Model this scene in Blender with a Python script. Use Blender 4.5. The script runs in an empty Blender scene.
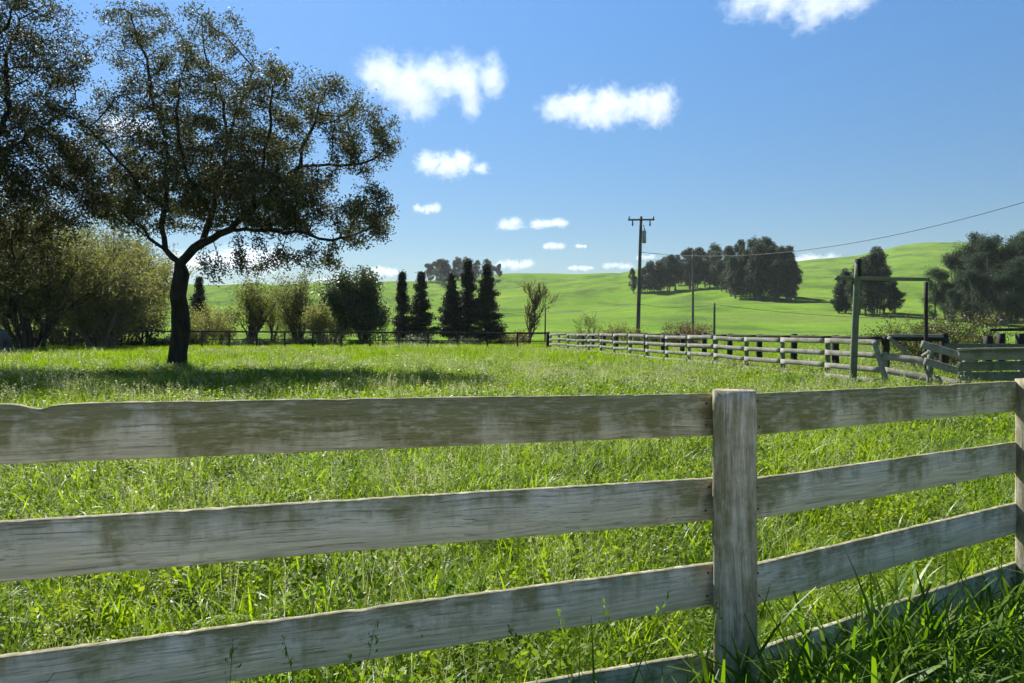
import bpy, math, random
import numpy as np
from mathutils import Vector, Matrix, kdtree

random.seed(7)
sc = bpy.context.scene
COL = sc.collection
H = 1.55            # eye height
F = 740.0           # focal length in pixels of a 1024 px wide frame
CX, HY = 512.0, 330.0
PI = math.pi

# ------------------------------------------------------------------ helpers
def P(px, py, d):
    return np.array([(px - CX) / F * d, d, H - (py - HY) / F * d])

def sm(t):
    t = np.clip(t, 0, 1)
    return t * t * (3 - 2 * t)

SKY_PX = [-900, -300, 0, 205, 320, 400, 500, 560, 620, 640, 700, 760, 800, 860, 900, 930, 975, 1024, 1300, 1900]
SKY_S = [36, 40, 44, 45, 47, 50, 55, 55.5, 56, 61, 68, 69, 69, 75, 84.5, 86.5, 87, 86, 76, 60]
DC = 700.0

def height(x, y):
    """terrain height; works on arrays"""
    x = np.asarray(x, float); y = np.asarray(y, float)
    d = np.maximum(y, 1e-3)
    r = np.hypot(x, y)
    px = CX + F * np.clip(x / np.maximum(d, 1e-2), -2.2, 2.2)
    s0 = np.interp(px, SKY_PX, SKY_S)
    hc = H + DC * s0 / F
    de = np.where(y > 0, y, 0)
    u = np.clip((de - 92) / (DC - 92), 0, 1)
    h = hc * u ** 1.5
    amp = sm((de - 130) / 300) * (1 - 0.55 * sm((de - 540) / 160))
    n = (1.9 * np.sin(x / 47 + 0.6 * np.sin(y / 90)) + 1.4 * np.sin(x / 23 - y / 61 + 1.3)
         + 1.2 * np.sin(x / 77 + y / 38 + 2.0) + 0.5 * np.sin(x / 11 + y / 29))
    n = n + .9 * np.sin(x / 9.0 + 1.7 * np.sin(y / 50)) * np.sin(y / 33 + x / 60) + .5 * np.sin(y / 7.5 + 1.2 * np.sin(x / 30))
    h = h + amp * n * 1.15
    h = np.where(de > DC, h - np.minimum(0.06 * (de - DC), 12), h)
    near = 0.025 * np.sin(x * 0.9 + 1) * np.sin(y * 0.7) + 0.03 * np.sin(x * 0.21 + y * 0.17)
    return h + near * (r > 6)

def hz(x, y):
    return float(height(x, y))

def ground_hit(px, py, lo=60, hi=690):
    d = np.linspace(lo, hi, 2500)
    x = (px - CX) / F * d
    h = height(x, d)
    ys = HY + (H - h) / d * F
    i = np.argmax(ys <= py)
    if ys[i] > py:
        i = len(d) - 1
    return x[i], d[i], h[i]

def mesh_np(name, verts, faces, smooth=False):
    """faces: list of (n,k) int arrays or list of tuples"""
    me = bpy.data.meshes.new(name)
    verts = np.asarray(verts, np.float32)
    if isinstance(faces, np.ndarray):
        faces = [faces]
    if len(faces) and isinstance(faces[0], np.ndarray):
        loops = np.concatenate([f.ravel() for f in faces]).astype(np.int32)
        tot = np.concatenate([np.full(len(f), f.shape[1], np.int32) for f in faces])
    else:
        loops = np.array([i for f in faces for i in f], np.int32)
        tot = np.array([len(f) for f in faces], np.int32)
    start = np.concatenate([[0], np.cumsum(tot)[:-1]]).astype(np.int32)
    me.vertices.add(len(verts)); me.vertices.foreach_set('co', verts.ravel())
    me.loops.add(len(loops)); me.loops.foreach_set('vertex_index', loops)
    me.polygons.add(len(tot)); me.polygons.foreach_set('loop_start', start); me.polygons.foreach_set('loop_total', tot)
    if smooth:
        me.polygons.foreach_set('use_smooth', np.ones(len(tot), bool))
    me.update(calc_edges=True); me.validate()
    return me

def obj(name, me, mat=None, parent=None, loc=None):
    o = bpy.data.objects.new(name, me); COL.objects.link(o)
    if mat is not None and me is not None and not me.materials:
        me.materials.append(mat)
    if parent is not None:
        o.parent = parent
    if loc is not None:
        o.location = loc
    return o

def tag(o, label, cat, group=None, kind=None):
    if label: o['label'] = label
    if cat: o['category'] = cat
    if group: o['group'] = group
    if kind: o['kind'] = kind
    return o

def thing(name, label, cat, loc=(0, 0, 0), group=None):
    o = bpy.data.objects.new(name, None); COL.objects.link(o)
    o.location = loc; o.empty_display_size = 0.3
    return tag(o, label, cat, group)

def dup(root, loc, rotz=0.0, scale=1.0, label=None, group=None):
    r = root.copy(); COL.objects.link(r)
    r.location = loc; r.rotation_euler = (0, 0, rotz)
    r.scale = (scale, scale, scale) if not isinstance(scale, tuple) else scale
    if label: r['label'] = label
    if group: r['group'] = group
    for ch in list(root.children):
        c = ch.copy(); COL.objects.link(c); c.parent = r
        for g in list(ch.children):
            k = g.copy(); COL.objects.link(k); k.parent = c
    return r

# ------------------------------------------------------------------ materials
def new_mat(name):
    m = bpy.data.materials.new(name); m.use_nodes = True
    nt = m.node_tree; nt.nodes.clear()
    out = nt.nodes.new('ShaderNodeOutputMaterial')
    return m, nt, out

def N(nt, t, **kw):
    n = nt.nodes.new(t)
    for k, v in kw.items():
        if k in n.inputs:
            n.inputs[k].default_value = v
        else:
            setattr(n, k, v)
    return n

def ramp(nt, fac, stops, interp='LINEAR'):
    n = nt.nodes.new('ShaderNodeValToRGB'); n.color_ramp.interpolation = interp
    el = n.color_ramp.elements
    while len(el) < len(stops): el.new(0.5)
    for e, (p, c) in zip(el, stops):
        e.position = p
        e.color = (*c, 1) if len(c) == 3 else c
    nt.links.new(fac, n.inputs[0])
    return n.outputs[0]

def mix(nt, fac, a, b, blend='MIX'):
    n = nt.nodes.new('ShaderNodeMix'); n.data_type = 'RGBA'; n.blend_type = blend
    for s, v in ((n.inputs[0], fac), (n.inputs[6], a), (n.inputs[7], b)):
        if isinstance(v, bpy.types.NodeSocket): nt.links.new(v, s)
        elif isinstance(v, (int, float)): s.default_value = v
        else: s.default_value = (*v, 1)
    return n.outputs[2]

def math_(nt, op, a, b=None, clamp=False):
    n = nt.nodes.new('ShaderNodeMath'); n.operation = op; n.use_clamp = clamp
    for i, v in enumerate((a, b)):
        if v is None: continue
        if isinstance(v, bpy.types.NodeSocket): nt.links.new(v, n.inputs[i])
        else: n.inputs[i].default_value = v
    return n.outputs[0]

def noise(nt, vec, scale, detail=4, rough=0.55, dist=0.0):
    n = N(nt, 'ShaderNodeTexNoise'); n.inputs['Scale'].default_value = scale
    n.inputs['Detail'].default_value = detail; n.inputs['Roughness'].default_value = rough
    n.inputs['Distortion'].default_value = dist
    if vec is not None: nt.links.new(vec, n.inputs['Vector'])
    return n.outputs['Fac']

def vscale(nt, vec, s):
    n = nt.nodes.new('ShaderNodeVectorMath'); n.operation = 'MULTIPLY'
    nt.links.new(vec, n.inputs[0]); n.inputs[1].default_value = s
    return n.outputs[0]

def leaf_mat(name, cols, transl=0.35, gloss=0.25, rough=0.4, tcol=None, patch=None):
    """thin leaf: diffuse + translucent + a little gloss, colour varying leaf by leaf"""
    m, nt, out = new_mat(name)
    geo = N(nt, 'ShaderNodeNewGeometry')
    k = len(cols)
    c = ramp(nt, geo.outputs['Random Per Island'], [(i / max(1, k - 1), cols[i]) for i in range(k)])
    oi = N(nt, 'ShaderNodeObjectInfo')
    hsv = N(nt, 'ShaderNodeHueSaturation')
    v = math_(nt, 'MULTIPLY_ADD', oi.outputs['Random'], 0.5); nt.nodes[-1].inputs[2].default_value = 0.75
    nt.links.new(v, hsv.inputs['Value']); nt.links.new(c, hsv.inputs['Color'])
    c = hsv.outputs[0]
    if patch:
        f = noise(nt, geo.outputs['Position'], patch[0], 3, 0.6)
        f = ramp(nt, f, [(patch[1], (0, 0, 0)), (patch[2], (1, 1, 1))])
        c = mix(nt, f, c, patch[3])
        f2 = noise(nt, vscale(nt, geo.outputs['Position'], (1, 1, 0.3)), patch[0] * 4.7, 2, 0.6)
        f2 = ramp(nt, f2, [(0.3, (0.68, 0.72, 0.7)), (0.7, (1.3, 1.25, 1.2))])
        c = mix(nt, 1.0, c, f2, 'MULTIPLY')
    d = N(nt, 'ShaderNodeBsdfPrincipled'); d.inputs['Roughness'].default_value = rough
    d.inputs['Specular IOR Level'].default_value = gloss
    nt.links.new(c, d.inputs['Base Color'])
    t = N(nt, 'ShaderNodeBsdfTranslucent')
    tc = mix(nt, 1.0, c, tcol or (1.5, 1.5, 0.7), 'MULTIPLY')
    nt.links.new(tc, t.inputs['Color'])
    ms = N(nt, 'ShaderNodeMixShader'); ms.inputs[0].default_value = transl
    nt.links.new(d.outputs[0], ms.inputs[1]); nt.links.new(t.outputs[0], ms.inputs[2])
    nt.links.new(ms.outputs[0], out.inputs[0])
    return m

def bark_mat(name, c1, c2, scale=6):
    m, nt, out = new_mat(name)
    tc = N(nt, 'ShaderNodeTexCoord')
    f = noise(nt, vscale(nt, tc.outputs['Object'], (1, 1, 0.25)), scale, 6, 0.65)
    c = ramp(nt, f, [(0.3, c1), (0.7, c2)])
    b = N(nt, 'ShaderNodeBsdfPrincipled'); b.inputs['Roughness'].default_value = 0.9
    b.inputs['Specular IOR Level'].default_value = 0.15
    bp = N(nt, 'ShaderNodeBump'); bp.inputs['Strength'].default_value = 0.7; bp.inputs['Distance'].default_value = 0.05
    nt.links.new(f, bp.inputs['Height']); nt.links.new(bp.outputs[0], b.inputs['Normal'])
    nt.links.new(c, b.inputs['Base Color']); nt.links.new(b.outputs[0], out.inputs[0])
    return m

def wood_mat(name, dark, light, moss, moss_amt=0.5, fine=1.0, vertical=False):
    """weathered plank: grain runs along the board's own X axis"""
    m, nt, out = new_mat(name)
    tc = N(nt, 'ShaderNodeTexCoord'); oi = N(nt, 'ShaderNodeObjectInfo')
    off = N(nt, 'ShaderNodeVectorMath', operation='MULTIPLY_ADD')
    comb = N(nt, 'ShaderNodeCombineXYZ')
    for i in range(3): nt.links.new(oi.outputs['Random'], comb.inputs[i])
    nt.links.new(comb.outputs[0], off.inputs[0]); off.inputs[1].default_value = (31, 17, 23)
    nt.links.new(tc.outputs['Object'], off.inputs[2])
    v = off.outputs[0]
    # warp so the grain swirls round knots
    wn = N(nt, 'ShaderNodeTexNoise'); wn.inputs['Scale'].default_value = 2.2; wn.inputs['Detail'].default_value = 1
    nt.links.new(vscale(nt, v, (0.8, 2, 2)), wn.inputs['Vector'])
    wv = N(nt, 'ShaderNodeVectorMath', operation='MULTIPLY_ADD')
    nt.links.new(wn.outputs['Color'], wv.inputs[0]); wv.inputs[1].default_value = (0, 0.06, 0.06); nt.links.new(v, wv.inputs[2])
    g1 = noise(nt, vscale(nt, wv.outputs[0], (1.5, 105, 105)), 1.0 * fine, 6, 0.7)
    g2 = noise(nt, vscale(nt, wv.outputs[0], (2.6, 230, 230)), 1.0 * fine, 3, 0.6)
    blotch = noise(nt, vscale(nt, v, (3.0, 5, 5)), 1.0, 4, 0.6)
    c = ramp(nt, blotch, [(0.3, [0.72 * a + 0.28 * b for a, b in zip(light, dark)]), (0.7, light)])
    gr = ramp(nt, g1, [(0.40, (0, 0, 0)), (0.62, (1, 1, 1))])
    c = mix(nt, math_(nt, 'MULTIPLY', gr, 0.5), c, dark)
    crack = ramp(nt, g2, [(0.57, (0, 0, 0)), (0.68, (1, 1, 1))])
    c = mix(nt, math_(nt, 'MULTIPLY', crack, 0.65), c, [a * 0.4 for a in dark])
    vo = N(nt, 'ShaderNodeTexVoronoi'); vo.inputs['Scale'].default_value = 1.0
    nt.links.new(vscale(nt, wv.outputs[0], (1.3, 5.5, 5.5)), vo.inputs['Vector'])
    kn = ramp(nt, vo.outputs['Distance'], [(0.05, (1, 1, 1)), (0.13, (0, 0, 0))])
    c = mix(nt, math_(nt, 'MULTIPLY', kn, 0.6), c, [a * 0.6 for a in dark])
    # algae and run-off stains, mostly from the top edge down
    sep = N(nt, 'ShaderNodeSeparateXYZ'); nt.links.new(tc.outputs['Object'], sep.inputs[0])
    st = noise(nt, vscale(nt, v, (4.5, 1.2, 1.2) if not vertical else (1.2, 9, 9)), 1.0, 5, 0.62)
    st2 = noise(nt, vscale(nt, v, (9, 9, 9)), 1.3, 4, 0.65)
    s = math_(nt, 'ADD', math_(nt, 'MULTIPLY', st, 0.72), math_(nt, 'MULTIPLY', st2, 0.32))
    if not vertical:
        s = math_(nt, 'ADD', s, math_(nt, 'MULTIPLY', sep.outputs['Z'], 1.2))
    lo = 0.66 - 0.28 * moss_amt
    stain = ramp(nt, s, [(lo, (0, 0, 0)), (lo + 0.14, (1, 1, 1))])
    fl = ramp(nt, noise(nt, vscale(nt, v, (14, 60, 60)), 1.0, 5, .7), [(.36, (.5, .5, .5)), (.52, (1, 1, 1))])
    stain = math_(nt, 'MULTIPLY', stain, fl)
    c = mix(nt, math_(nt, 'MULTIPLY', stain, 0.85), c, moss)
    geo = N(nt, 'ShaderNodeNewGeometry'); sn = N(nt, 'ShaderNodeSeparateXYZ'); nt.links.new(geo.outputs['True Normal'], sn.inputs[0])
    lich = noise(nt, v, 26, 4, .7)
    upf = math_(nt, 'MULTIPLY', math_(nt, 'MULTIPLY', math_(nt, 'SUBTRACT', sn.outputs['Z'], .45), 3.0, True), ramp(nt, lich, [(.36, (.35, .35, .35)), (.6, (1, 1, 1))]))
    c = mix(nt, upf, c, [moss[0] * .62, moss[1] * .62, moss[2] * .9])
    b = N(nt, 'ShaderNodeBsdfPrincipled'); b.inputs['Roughness'].default_value = 0.85
    b.inputs['Specular IOR Level'].default_value = 0.2
    bp = N(nt, 'ShaderNodeBump'); bp.inputs['Strength'].default_value = 0.55; bp.inputs['Distance'].default_value = 0.006
    hgt = math_(nt, 'SUBTRACT', math_(nt, 'MULTIPLY', g1, 0.7), math_(nt, 'MULTIPLY', crack, 0.6))
    nt.links.new(hgt, bp.inputs['Height']); nt.links.new(bp.outputs[0], b.inputs['Normal'])
    nt.links.new(c, b.inputs['Base Color']); nt.links.new(b.outputs[0], out.inputs[0])
    return m

def plain_mat(name, col, rough=0.6, metal=0.0, var=0.25, scale=8):
    m, nt, out = new_mat(name)
    tc = N(nt, 'ShaderNodeTexCoord')
    f = noise(nt, tc.outputs['Object'], scale, 4)
    c = ramp(nt, f, [(0.3, [a * (1 - var) for a in col]), (0.7, [a * (1 + var) for a in col])])
    b = N(nt, 'ShaderNodeBsdfPrincipled'); b.inputs['Roughness'].default_value = rough; b.inputs['Metallic'].default_value = metal
    nt.links.new(c, b.inputs['Base Color']); nt.links.new(b.outputs[0], out.inputs[0])
    return m

M = {}
M['plank'] = wood_mat('weathered_plank', (0.28, 0.24, 0.165), (0.77, 0.725, 0.61), (0.20, 0.19, 0.07), 0.62)
M['plank_mossy'] = wood_mat('mossy_plank', (0.27, 0.235, 0.155), (0.72, 0.675, 0.555), (0.165, 0.155, 0.045), 1.0)
M['post'] = wood_mat('weathered_post', (0.15, 0.135, 0.10), (0.72, 0.665, 0.56), (0.19, 0.17, 0.08), 0.9, vertical=True)
M['grey_board'] = wood_mat('silvered_board', (0.15, 0.14, 0.12), (0.36, 0.345, 0.30), (0.15, 0.15, 0.08), 0.55)
M['green_board'] = wood_mat('algae_board', (0.09, 0.10, 0.07), (0.27, 0.275, 0.215), (0.10, 0.12, 0.06), 0.8)
M['dark_wood'] = wood_mat('tarred_wood', (0.012, 0.011, 0.010), (0.045, 0.040, 0.034), (0.03, 0.03, 0.018), 0.4, vertical=True)
M['pole_wood'] = wood_mat('pole_wood', (0.05, 0.045, 0.038), (0.17, 0.15, 0.125), (0.09, 0.085, 0.06), 0.4, vertical=True)
M['tall_post'] = wood_mat('mossy_pole', (0.08, 0.085, 0.06), (0.24, 0.25, 0.18), (0.11, 0.14, 0.07), 0.8, vertical=True)
M['metal'] = plain_mat('galvanised_metal', (0.30, 0.31, 0.32), 0.45, 0.6)
M['porcelain'] = plain_mat('brown_porcelain', (0.06, 0.04, 0.03), 0.25)
M['cable'] = plain_mat('black_cable', (0.02, 0.02, 0.02), 0.6)
M['rust'] = plain_mat('rusty_nail', (0.10, 0.055, 0.03), 0.8)
M['rock'] = plain_mat('grey_rock', (0.07, 0.07, 0.07), 0.9, 0, 0.45, 4)

# ------------------------------------------------------------------ camera, sun, sky
cam = bpy.data.cameras.new('camera'); co = bpy.data.objects.new('camera', cam); COL.objects.link(co)
co.location = (0, 0, H); co.rotation_euler = (PI / 2, 0, 0)
cam.sensor_width = 36; cam.lens = F / 1024 * 36; cam.shift_y = -11.5 / 1024
cam.clip_start = 0.05; cam.clip_end = 60000
sc.camera = co

SUN_AZ = math.radians(27)      # to the left of straight ahead
SUN_EL = math.radians(44)
sv = Vector((-math.sin(SUN_AZ) * math.cos(SUN_EL), math.cos(SUN_AZ) * math.cos(SUN_EL), math.sin(SUN_EL)))
sl = bpy.data.lights.new('sun', 'SUN'); sl.energy = 5.0; sl.angle = math.radians(0.53); sl.color = (1.0, 0.965, 0.91)
so = bpy.data.objects.new('sun', sl); COL.objects.link(so); so.rotation_euler = sv.to_track_quat('Z', 'Y').to_euler()
so.location = (0, 0, 60)
w = bpy.data.worlds.new('World'); sc.world = w; w.use_nodes = True
nt = w.node_tree; nt.nodes.clear()
sky = nt.nodes.new('ShaderNodeTexSky'); sky.sky_type = 'NISHITA'; sky.sun_disc = False
sky.sun_elevation = SUN_EL; sky.sun_rotation = -SUN_AZ
sky.air_density = 1.0; sky.dust_density = 0.1; sky.ozone_density = 3.0; sky.altitude = 50
bg = nt.nodes.new('ShaderNodeBackground'); bg.inputs[1].default_value = 0.055
wo = nt.nodes.new('ShaderNodeOutputWorld')
hs = nt.nodes.new('ShaderNodeHueSaturation'); hs.inputs['Saturation'].default_value = 1.22
wt = nt.nodes.new('ShaderNodeTexCoord'); wz = nt.nodes.new('ShaderNodeSeparateXYZ'); nt.links.new(wt.outputs['Generated'], wz.inputs[0])
wr = nt.nodes.new('ShaderNodeMapRange'); wr.inputs['From Min'].default_value = 0.0; wr.inputs['From Max'].default_value = 0.42
wr.inputs['To Min'].default_value = 0.44; wr.inputs['To Max'].default_value = 1.02
nt.links.new(wz.outputs['Z'], wr.inputs['Value'])
wm = nt.nodes.new('ShaderNodeVectorMath'); wm.operation = 'SCALE'
nt.links.new(sky.outputs[0], wm.inputs[0]); nt.links.new(wr.outputs[0], wm.inputs['Scale'])
nt.links.new(wm.outputs[0], hs.inputs['Color']); nt.links.new(hs.outputs[0], bg.inputs[0]); nt.links.new(bg.outputs[0], wo.inputs[0])
sc.view_settings.view_transform = 'Standard'; sc.view_settings.look = 'None'
sc.view_settings.exposure = 1.38; sc.view_settings.gamma = 1
sc.view_settings.use_curve_mapping = False
cy = sc.cycles
cy.max_bounces = 8; cy.diffuse_bounces = 3; cy.glossy_bounces = 2; cy.transmission_bounces = 4
cy.transparent_max_bounces = 8; cy.volume_bounces = 5
cy.use_denoising = True; cy.sample_clamp_indirect = 8
cy.use_adaptive_sampling = True; cy.adaptive_threshold = 0.02

# ------------------------------------------------------------------ ground and hills
def ground_mat(name, stops, sc1, sc2, streak=None):
    m, nt, out = new_mat(name)
    geo = N(nt, 'ShaderNodeNewGeometry')
    p = geo.outputs['Position']
    a = noise(nt, p, sc1, 6, 0.6); b = noise(nt, p, sc2, 5, 0.65)
    f = math_(nt, 'ADD', math_(nt, 'MULTIPLY', a, 0.55), math_(nt, 'MULTIPLY', b, 0.45))
    c = ramp(nt, f, stops)
    hb = b
    if streak:
        s = noise(nt, vscale(nt, p, (0.010, 0.05, 0.35)), 1.0, 5, 0.6)
        s = ramp(nt, s, [(0.42, (0, 0, 0)), (0.66, (1, 1, 1))])
        c = mix(nt, math_(nt, 'MULTIPLY', s, 0.75), c, streak)
        pt = noise(nt, vscale(nt, p, (1, .6, 1)), .035, 6, 0.68)
        pt = ramp(nt, pt, [(0.50, (0, 0, 0)), (0.62, (1, 1, 1))])
        c = mix(nt, math_(nt, 'MULTIPLY', pt, 0.75), c, (.052, .088, .026))
        # short-grass mottling
        q = noise(nt, p, 1.1, 3, 0.7)
        q = ramp(nt, q, [(0.3, (0.78, 0.8, 0.75)), (0.7, (1.22, 1.2, 1.2))])
        c = mix(nt, 1.0, c, q, 'MULTIPLY')
    bs = N(nt, 'ShaderNodeBsdfPrincipled'); bs.inputs['Roughness'].default_value = 1.0; bs.inputs['Specular IOR Level'].default_value = 0.0
    bp = N(nt, 'ShaderNodeBump'); bp.inputs['Strength'].default_value = 0.8; bp.inputs['Distance'].default_value = 2.0 if streak else 0.05
    nt.links.new(hb, bp.inputs['Height']); nt.links.new(bp.outputs[0], bs.inputs['Normal'])
    nt.links.new(c, bs.inputs['Base Color']); nt.links.new(bs.outputs[0], out.inputs[0])
    return m

M['meadow'] = ground_mat('meadow_soil_and_grass', [(0.3, (0.055, 0.085, 0.014)), (0.55, (0.09, 0.14, 0.018)), (0.75, (0.13, 0.17, 0.035))], 0.5, 6)
M['hill'] = ground_mat('hill_grass', [(0.36, (0.075, 0.145, 0.020)), (0.5, (0.105, 0.185, 0.024)), (0.64, (0.15, 0.22, 0.036))], 0.012, 0.09, (0.10, 0.135, 0.04))

def polar(r, name, mat):
    a = np.concatenate([np.linspace(-180, -48, 40)[:-1], np.linspace(-48, 48, 640), np.linspace(48, 180, 40)[1:-1]])
    a = np.radians(a)
    A, R = np.meshgrid(a, r)
    X, Y = R * np.sin(A), R * np.cos(A)
    Z = height(X, Y)
    v = np.stack([X, Y, Z], -1).reshape(-1, 3)
    nr, na = A.shape
    i = np.arange(nr - 1)[:, None] * na + np.arange(na)[None]
    j = np.arange(nr - 1)[:, None] * na + (np.arange(na)[None] + 1) % na
    f = np.stack([i + na, j + na, j, i], -1).reshape(-1, 4)[:, ::-1]
    me = mesh_np(name, v, f, True)
    return obj(name, me, mat)
EDGE = 98.0
g = polar(np.concatenate([[0.02], np.geomspace(0.5, EDGE, 90)]), 'meadow_ground', M['meadow']); g['kind'] = 'structure'
g = polar(np.concatenate([np.linspace(EDGE, 1080, 340), np.linspace(1100, 1300, 8)]), 'green_hills', M['hill']); g['kind'] = 'structure'

# pale unseen road shoulder, added behind the camera to bounce sunlight onto the boards
M['bounce_gravel'] = ground_mat('pale_bounce_gravel', [(0.3, (0.44, 0.40, 0.33)), (0.5, (0.55, 0.50, 0.42)), (0.7, (0.64, 0.59, 0.50))], 2.0, 40)
xs = np.linspace(-30, 30, 61); yy = np.array([-16, -12, -8, -5, -3, -1.5, -.4, .0, .35])
gx_, gy_ = np.meshgrid(xs, yy); gy_[-1] += .12 * np.sin(xs * 1.7) + .08 * np.sin(xs * 4.1)
gv = np.stack([gx_, gy_, height(gx_, gy_) + .035], -1).reshape(-1, 3)
ii = (np.arange(8)[:, None] * 61 + np.arange(60)[None]).ravel()
g = obj('bounce_ground', mesh_np('bounce_ground', gv, np.stack([ii, ii + 1, ii + 62, ii + 61], -1), True), M['bounce_gravel']); g['kind'] = 'structure'

# ------------------------------------------------------------------ grass
def blade(rng, base, az, length, width, lean, curve, seg=3, tip=0.08):
    t = np.linspace(0, 1, seg + 1)
    th = lean + curve * t
    ds = length / seg
    h = np.concatenate([[0], np.cumsum(np.sin((th[:-1] + th[1:]) / 2) * ds)])
    z = np.concatenate([[0], np.cumsum(np.cos((th[:-1] + th[1:]) / 2) * ds)])
    wv = width * (1 - t ** 2.2) * (0.7 + 0.6 * t * (1 - t) * 2) + width * tip * (t > .99)
    dx, dy = math.sin(az), math.cos(az)
    sx, sy = dy, -dx
    tw = rng.uniform(-0.5, 0.5)
    c = np.stack([base[0] + h * dx, base[1] + h * dy, base[2] + z], -1)
    s = np.stack([np.full_like(t, sx) , np.full_like(t, sy), np.sin(tw * t)], -1)
    L = c - s * wv[:, None] / 2; R = c + s * wv[:, None] / 2
    v = np.empty((2 * (seg + 1), 3)); v[0::2] = L; v[1::2] = R
    f = np.array([[2 * i, 2 * i + 1, 2 * i + 3, 2 * i + 2] for i in range(seg)])
    return v, f, c

class Acc:
    def __init__(s): s.v = []; s.f = []; s.n = 0
    def add(s, v, f):
        s.v.append(v); s.f.append(np.asarray(f) + s.n); s.n += len(v)
    def mesh(s, name, mat):
        k = {}
        for f in s.f: k.setdefault(f.shape[1], []).append(f)
        me = mesh_np(name, np.concatenate(s.v), [np.concatenate(x) for x in k.values()])
        me.materials.append(mat); return me

def tuft(rng, n, rad, l0, l1, w0, w1, curve=(0.2, 1.3), seg=3, lean=(0.02, 0.35)):
    a = Acc()
    for _ in range(n):
        r = rad * math.sqrt(rng.random()); t = rng.uniform(0, 2 * PI)
        v, f, _c = blade(rng, (r * math.cos(t), r * math.sin(t), -0.02), rng.uniform(0, 2 * PI), rng.uniform(l0, l1),
                         rng.uniform(w0, w1), rng.uniform(*lean), rng.uniform(*curve), seg)
        a.add(v, f)
    return a

def spikelets(a, rng, c, n, size, spread):
    top = c[-1]; d = c[-1] - c[-2]; d = d / np.linalg.norm(d)
    for k in range(n):
        p = top - d * (k / n) * spread * 1.6
        q = rng.normal(0, 1, 3); q /= np.linalg.norm(q); q[2] = abs(q[2]) * .5 - .15
        p = p + q * spread * 0.35 * (0.3 + k / n)
        u = rng.normal(0, 1, 3) + d * 1.5; u /= np.linalg.norm(u)
        s = np.cross(u, rng.normal(0, 1, 3)); s /= np.linalg.norm(s)
        L = size * rng.uniform(0.6, 1.2)
        a.add(np.array([p, p + u * L * .5 + s * L * .17, p + u * L, p + u * L * .5 - s * L * .17]), np.array([[0, 1, 2, 3]]))

def seed_tuft(rng, n, rad, l0, l1, w, ns, size, spread):
    a = Acc(); b = Acc()
    for _ in range(n):
        r = rad * math.sqrt(rng.random()); t = rng.uniform(0, 2 * PI)
        v, f, c = blade(rng, (r * math.cos(t), r * math.sin(t), -0.02), rng.uniform(0, 2 * PI), rng.uniform(l0, l1), w, rng.uniform(0.0, 0.2), rng.uniform(0.1, 0.6), 4, 0.6)
        a.add(v, f); spikelets(a, rng, c, ns, size, spread)
    return a

def leafy(rng, n, rad, h0, h1, size):
    a = Acc()
    for _ in range(n):
        r = rad * math.sqrt(rng.random()); t = rng.uniform(0, 2 * PI)
        p = np.array([r * math.cos(t), r * math.sin(t), rng.uniform(h0, h1)])
        nrm = rng.normal(0, .8, 3) + np.array([0, 0, 1]); nrm /= np.linalg.norm(nrm)
        u = np.cross(nrm, rng.normal(0, 1, 3)); u /= np.linalg.norm(u); s = np.cross(nrm, u)
        L = size * rng.uniform(.6, 1.25)
        a.add(np.array([p - u * L * .5, p + s * L * .32, p + u * L * .5, p - s * L * .32]), np.array([[0, 1, 2, 3]]))
    return a

GREEN = [(0.055, 0.118, 0.006), (0.09, 0.168, 0.008), (0.14, 0.212, 0.010), (0.18, 0.228, 0.022)]
M['grass'] = leaf_mat('meadow_grass_blades', GREEN, 0.5, 0.2, 0.42, (1.7, 1.72, 0.35), (0.35, 0.45, 0.62, (0.145, 0.215, 0.02)))
M['lush'] = leaf_mat('lush_grass_blades', [(0.055, 0.115, 0.008), (0.09, 0.17, 0.010), (0.13, 0.21, 0.012)], 0.52, 0.22, 0.42, (1.5, 1.6, 0.45))
M['seed'] = leaf_mat('seed_grass_stems', [(0.13, 0.19, 0.05), (0.19, 0.23, 0.08), (0.33, 0.33, 0.2), (0.48, 0.46, 0.37)], 0.45, 0.3, 0.45, (1.2, 1.2, 0.9))
M['clover'] = leaf_mat('broad_weeds', [(0.045, 0.10, 0.012), (0.075, 0.145, 0.018), (0.11, 0.17, 0.04)], 0.45, 0.09, 0.45, (1.6, 1.6, 0.45), (0.6, 0.4, 0.6, (0.16, 0.215, 0.03)))

TUFTS = bpy.data.collections.new('grass_tufts')
tix = {}
def reg(kind, accs, mat):
    for k, a in enumerate(accs):
        nm = 'tuft_%02d' % len(TUFTS.objects)
        o = bpy.data.objects.new(nm, a.mesh(nm, mat)); TUFTS.objects.link(o)
        tix.setdefault(kind, []).append(len(TUFTS.objects) - 1)
R = np.random.default_rng(11)
reg('fine', [tuft(R, 30, .10, .12, .33, .004, .008, (0.3, 2.3), 5, (0, .6)) for _ in range(5)], M['grass'])
reg('broad', [tuft(R, 14, .08, .16, .42, .010, .020, (0.3, 2.1), 5, (0, .5)) for _ in range(4)], M['grass'])
reg('seed', [seed_tuft(R, 6, .10, .34, .56, .0028, 12, .016, .07) for _ in range(4)], M['seed'])
reg('weed', [leafy(R, 48, .13, .03, .25, .034) for _ in range(3)], M['clover'])
reg('mid', [tuft(R, 42, .24, .14, .40, .009, .018, (0.2, 2.0), 3, (0, .5)) for _ in range(5)], M['grass'])
reg('midseed', [seed_tuft(R, 11, .25, .34, .56, .005, 8, .035, .10) for _ in range(4)], M['seed'])
reg('midweed', [leafy(R, 60, .28, .05, .28, .055) for _ in range(3)], M['clover'])
reg('far', [tuft(R, 46, .55, .18, .42, .02, .034, (0.2, 1.2), 2) for _ in range(5)], M['grass'])
reg('farseed', [seed_tuft(R, 14, .55, .34, .52, .012, 6, .07, .12) for _ in range(4)], M['seed'])
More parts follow.
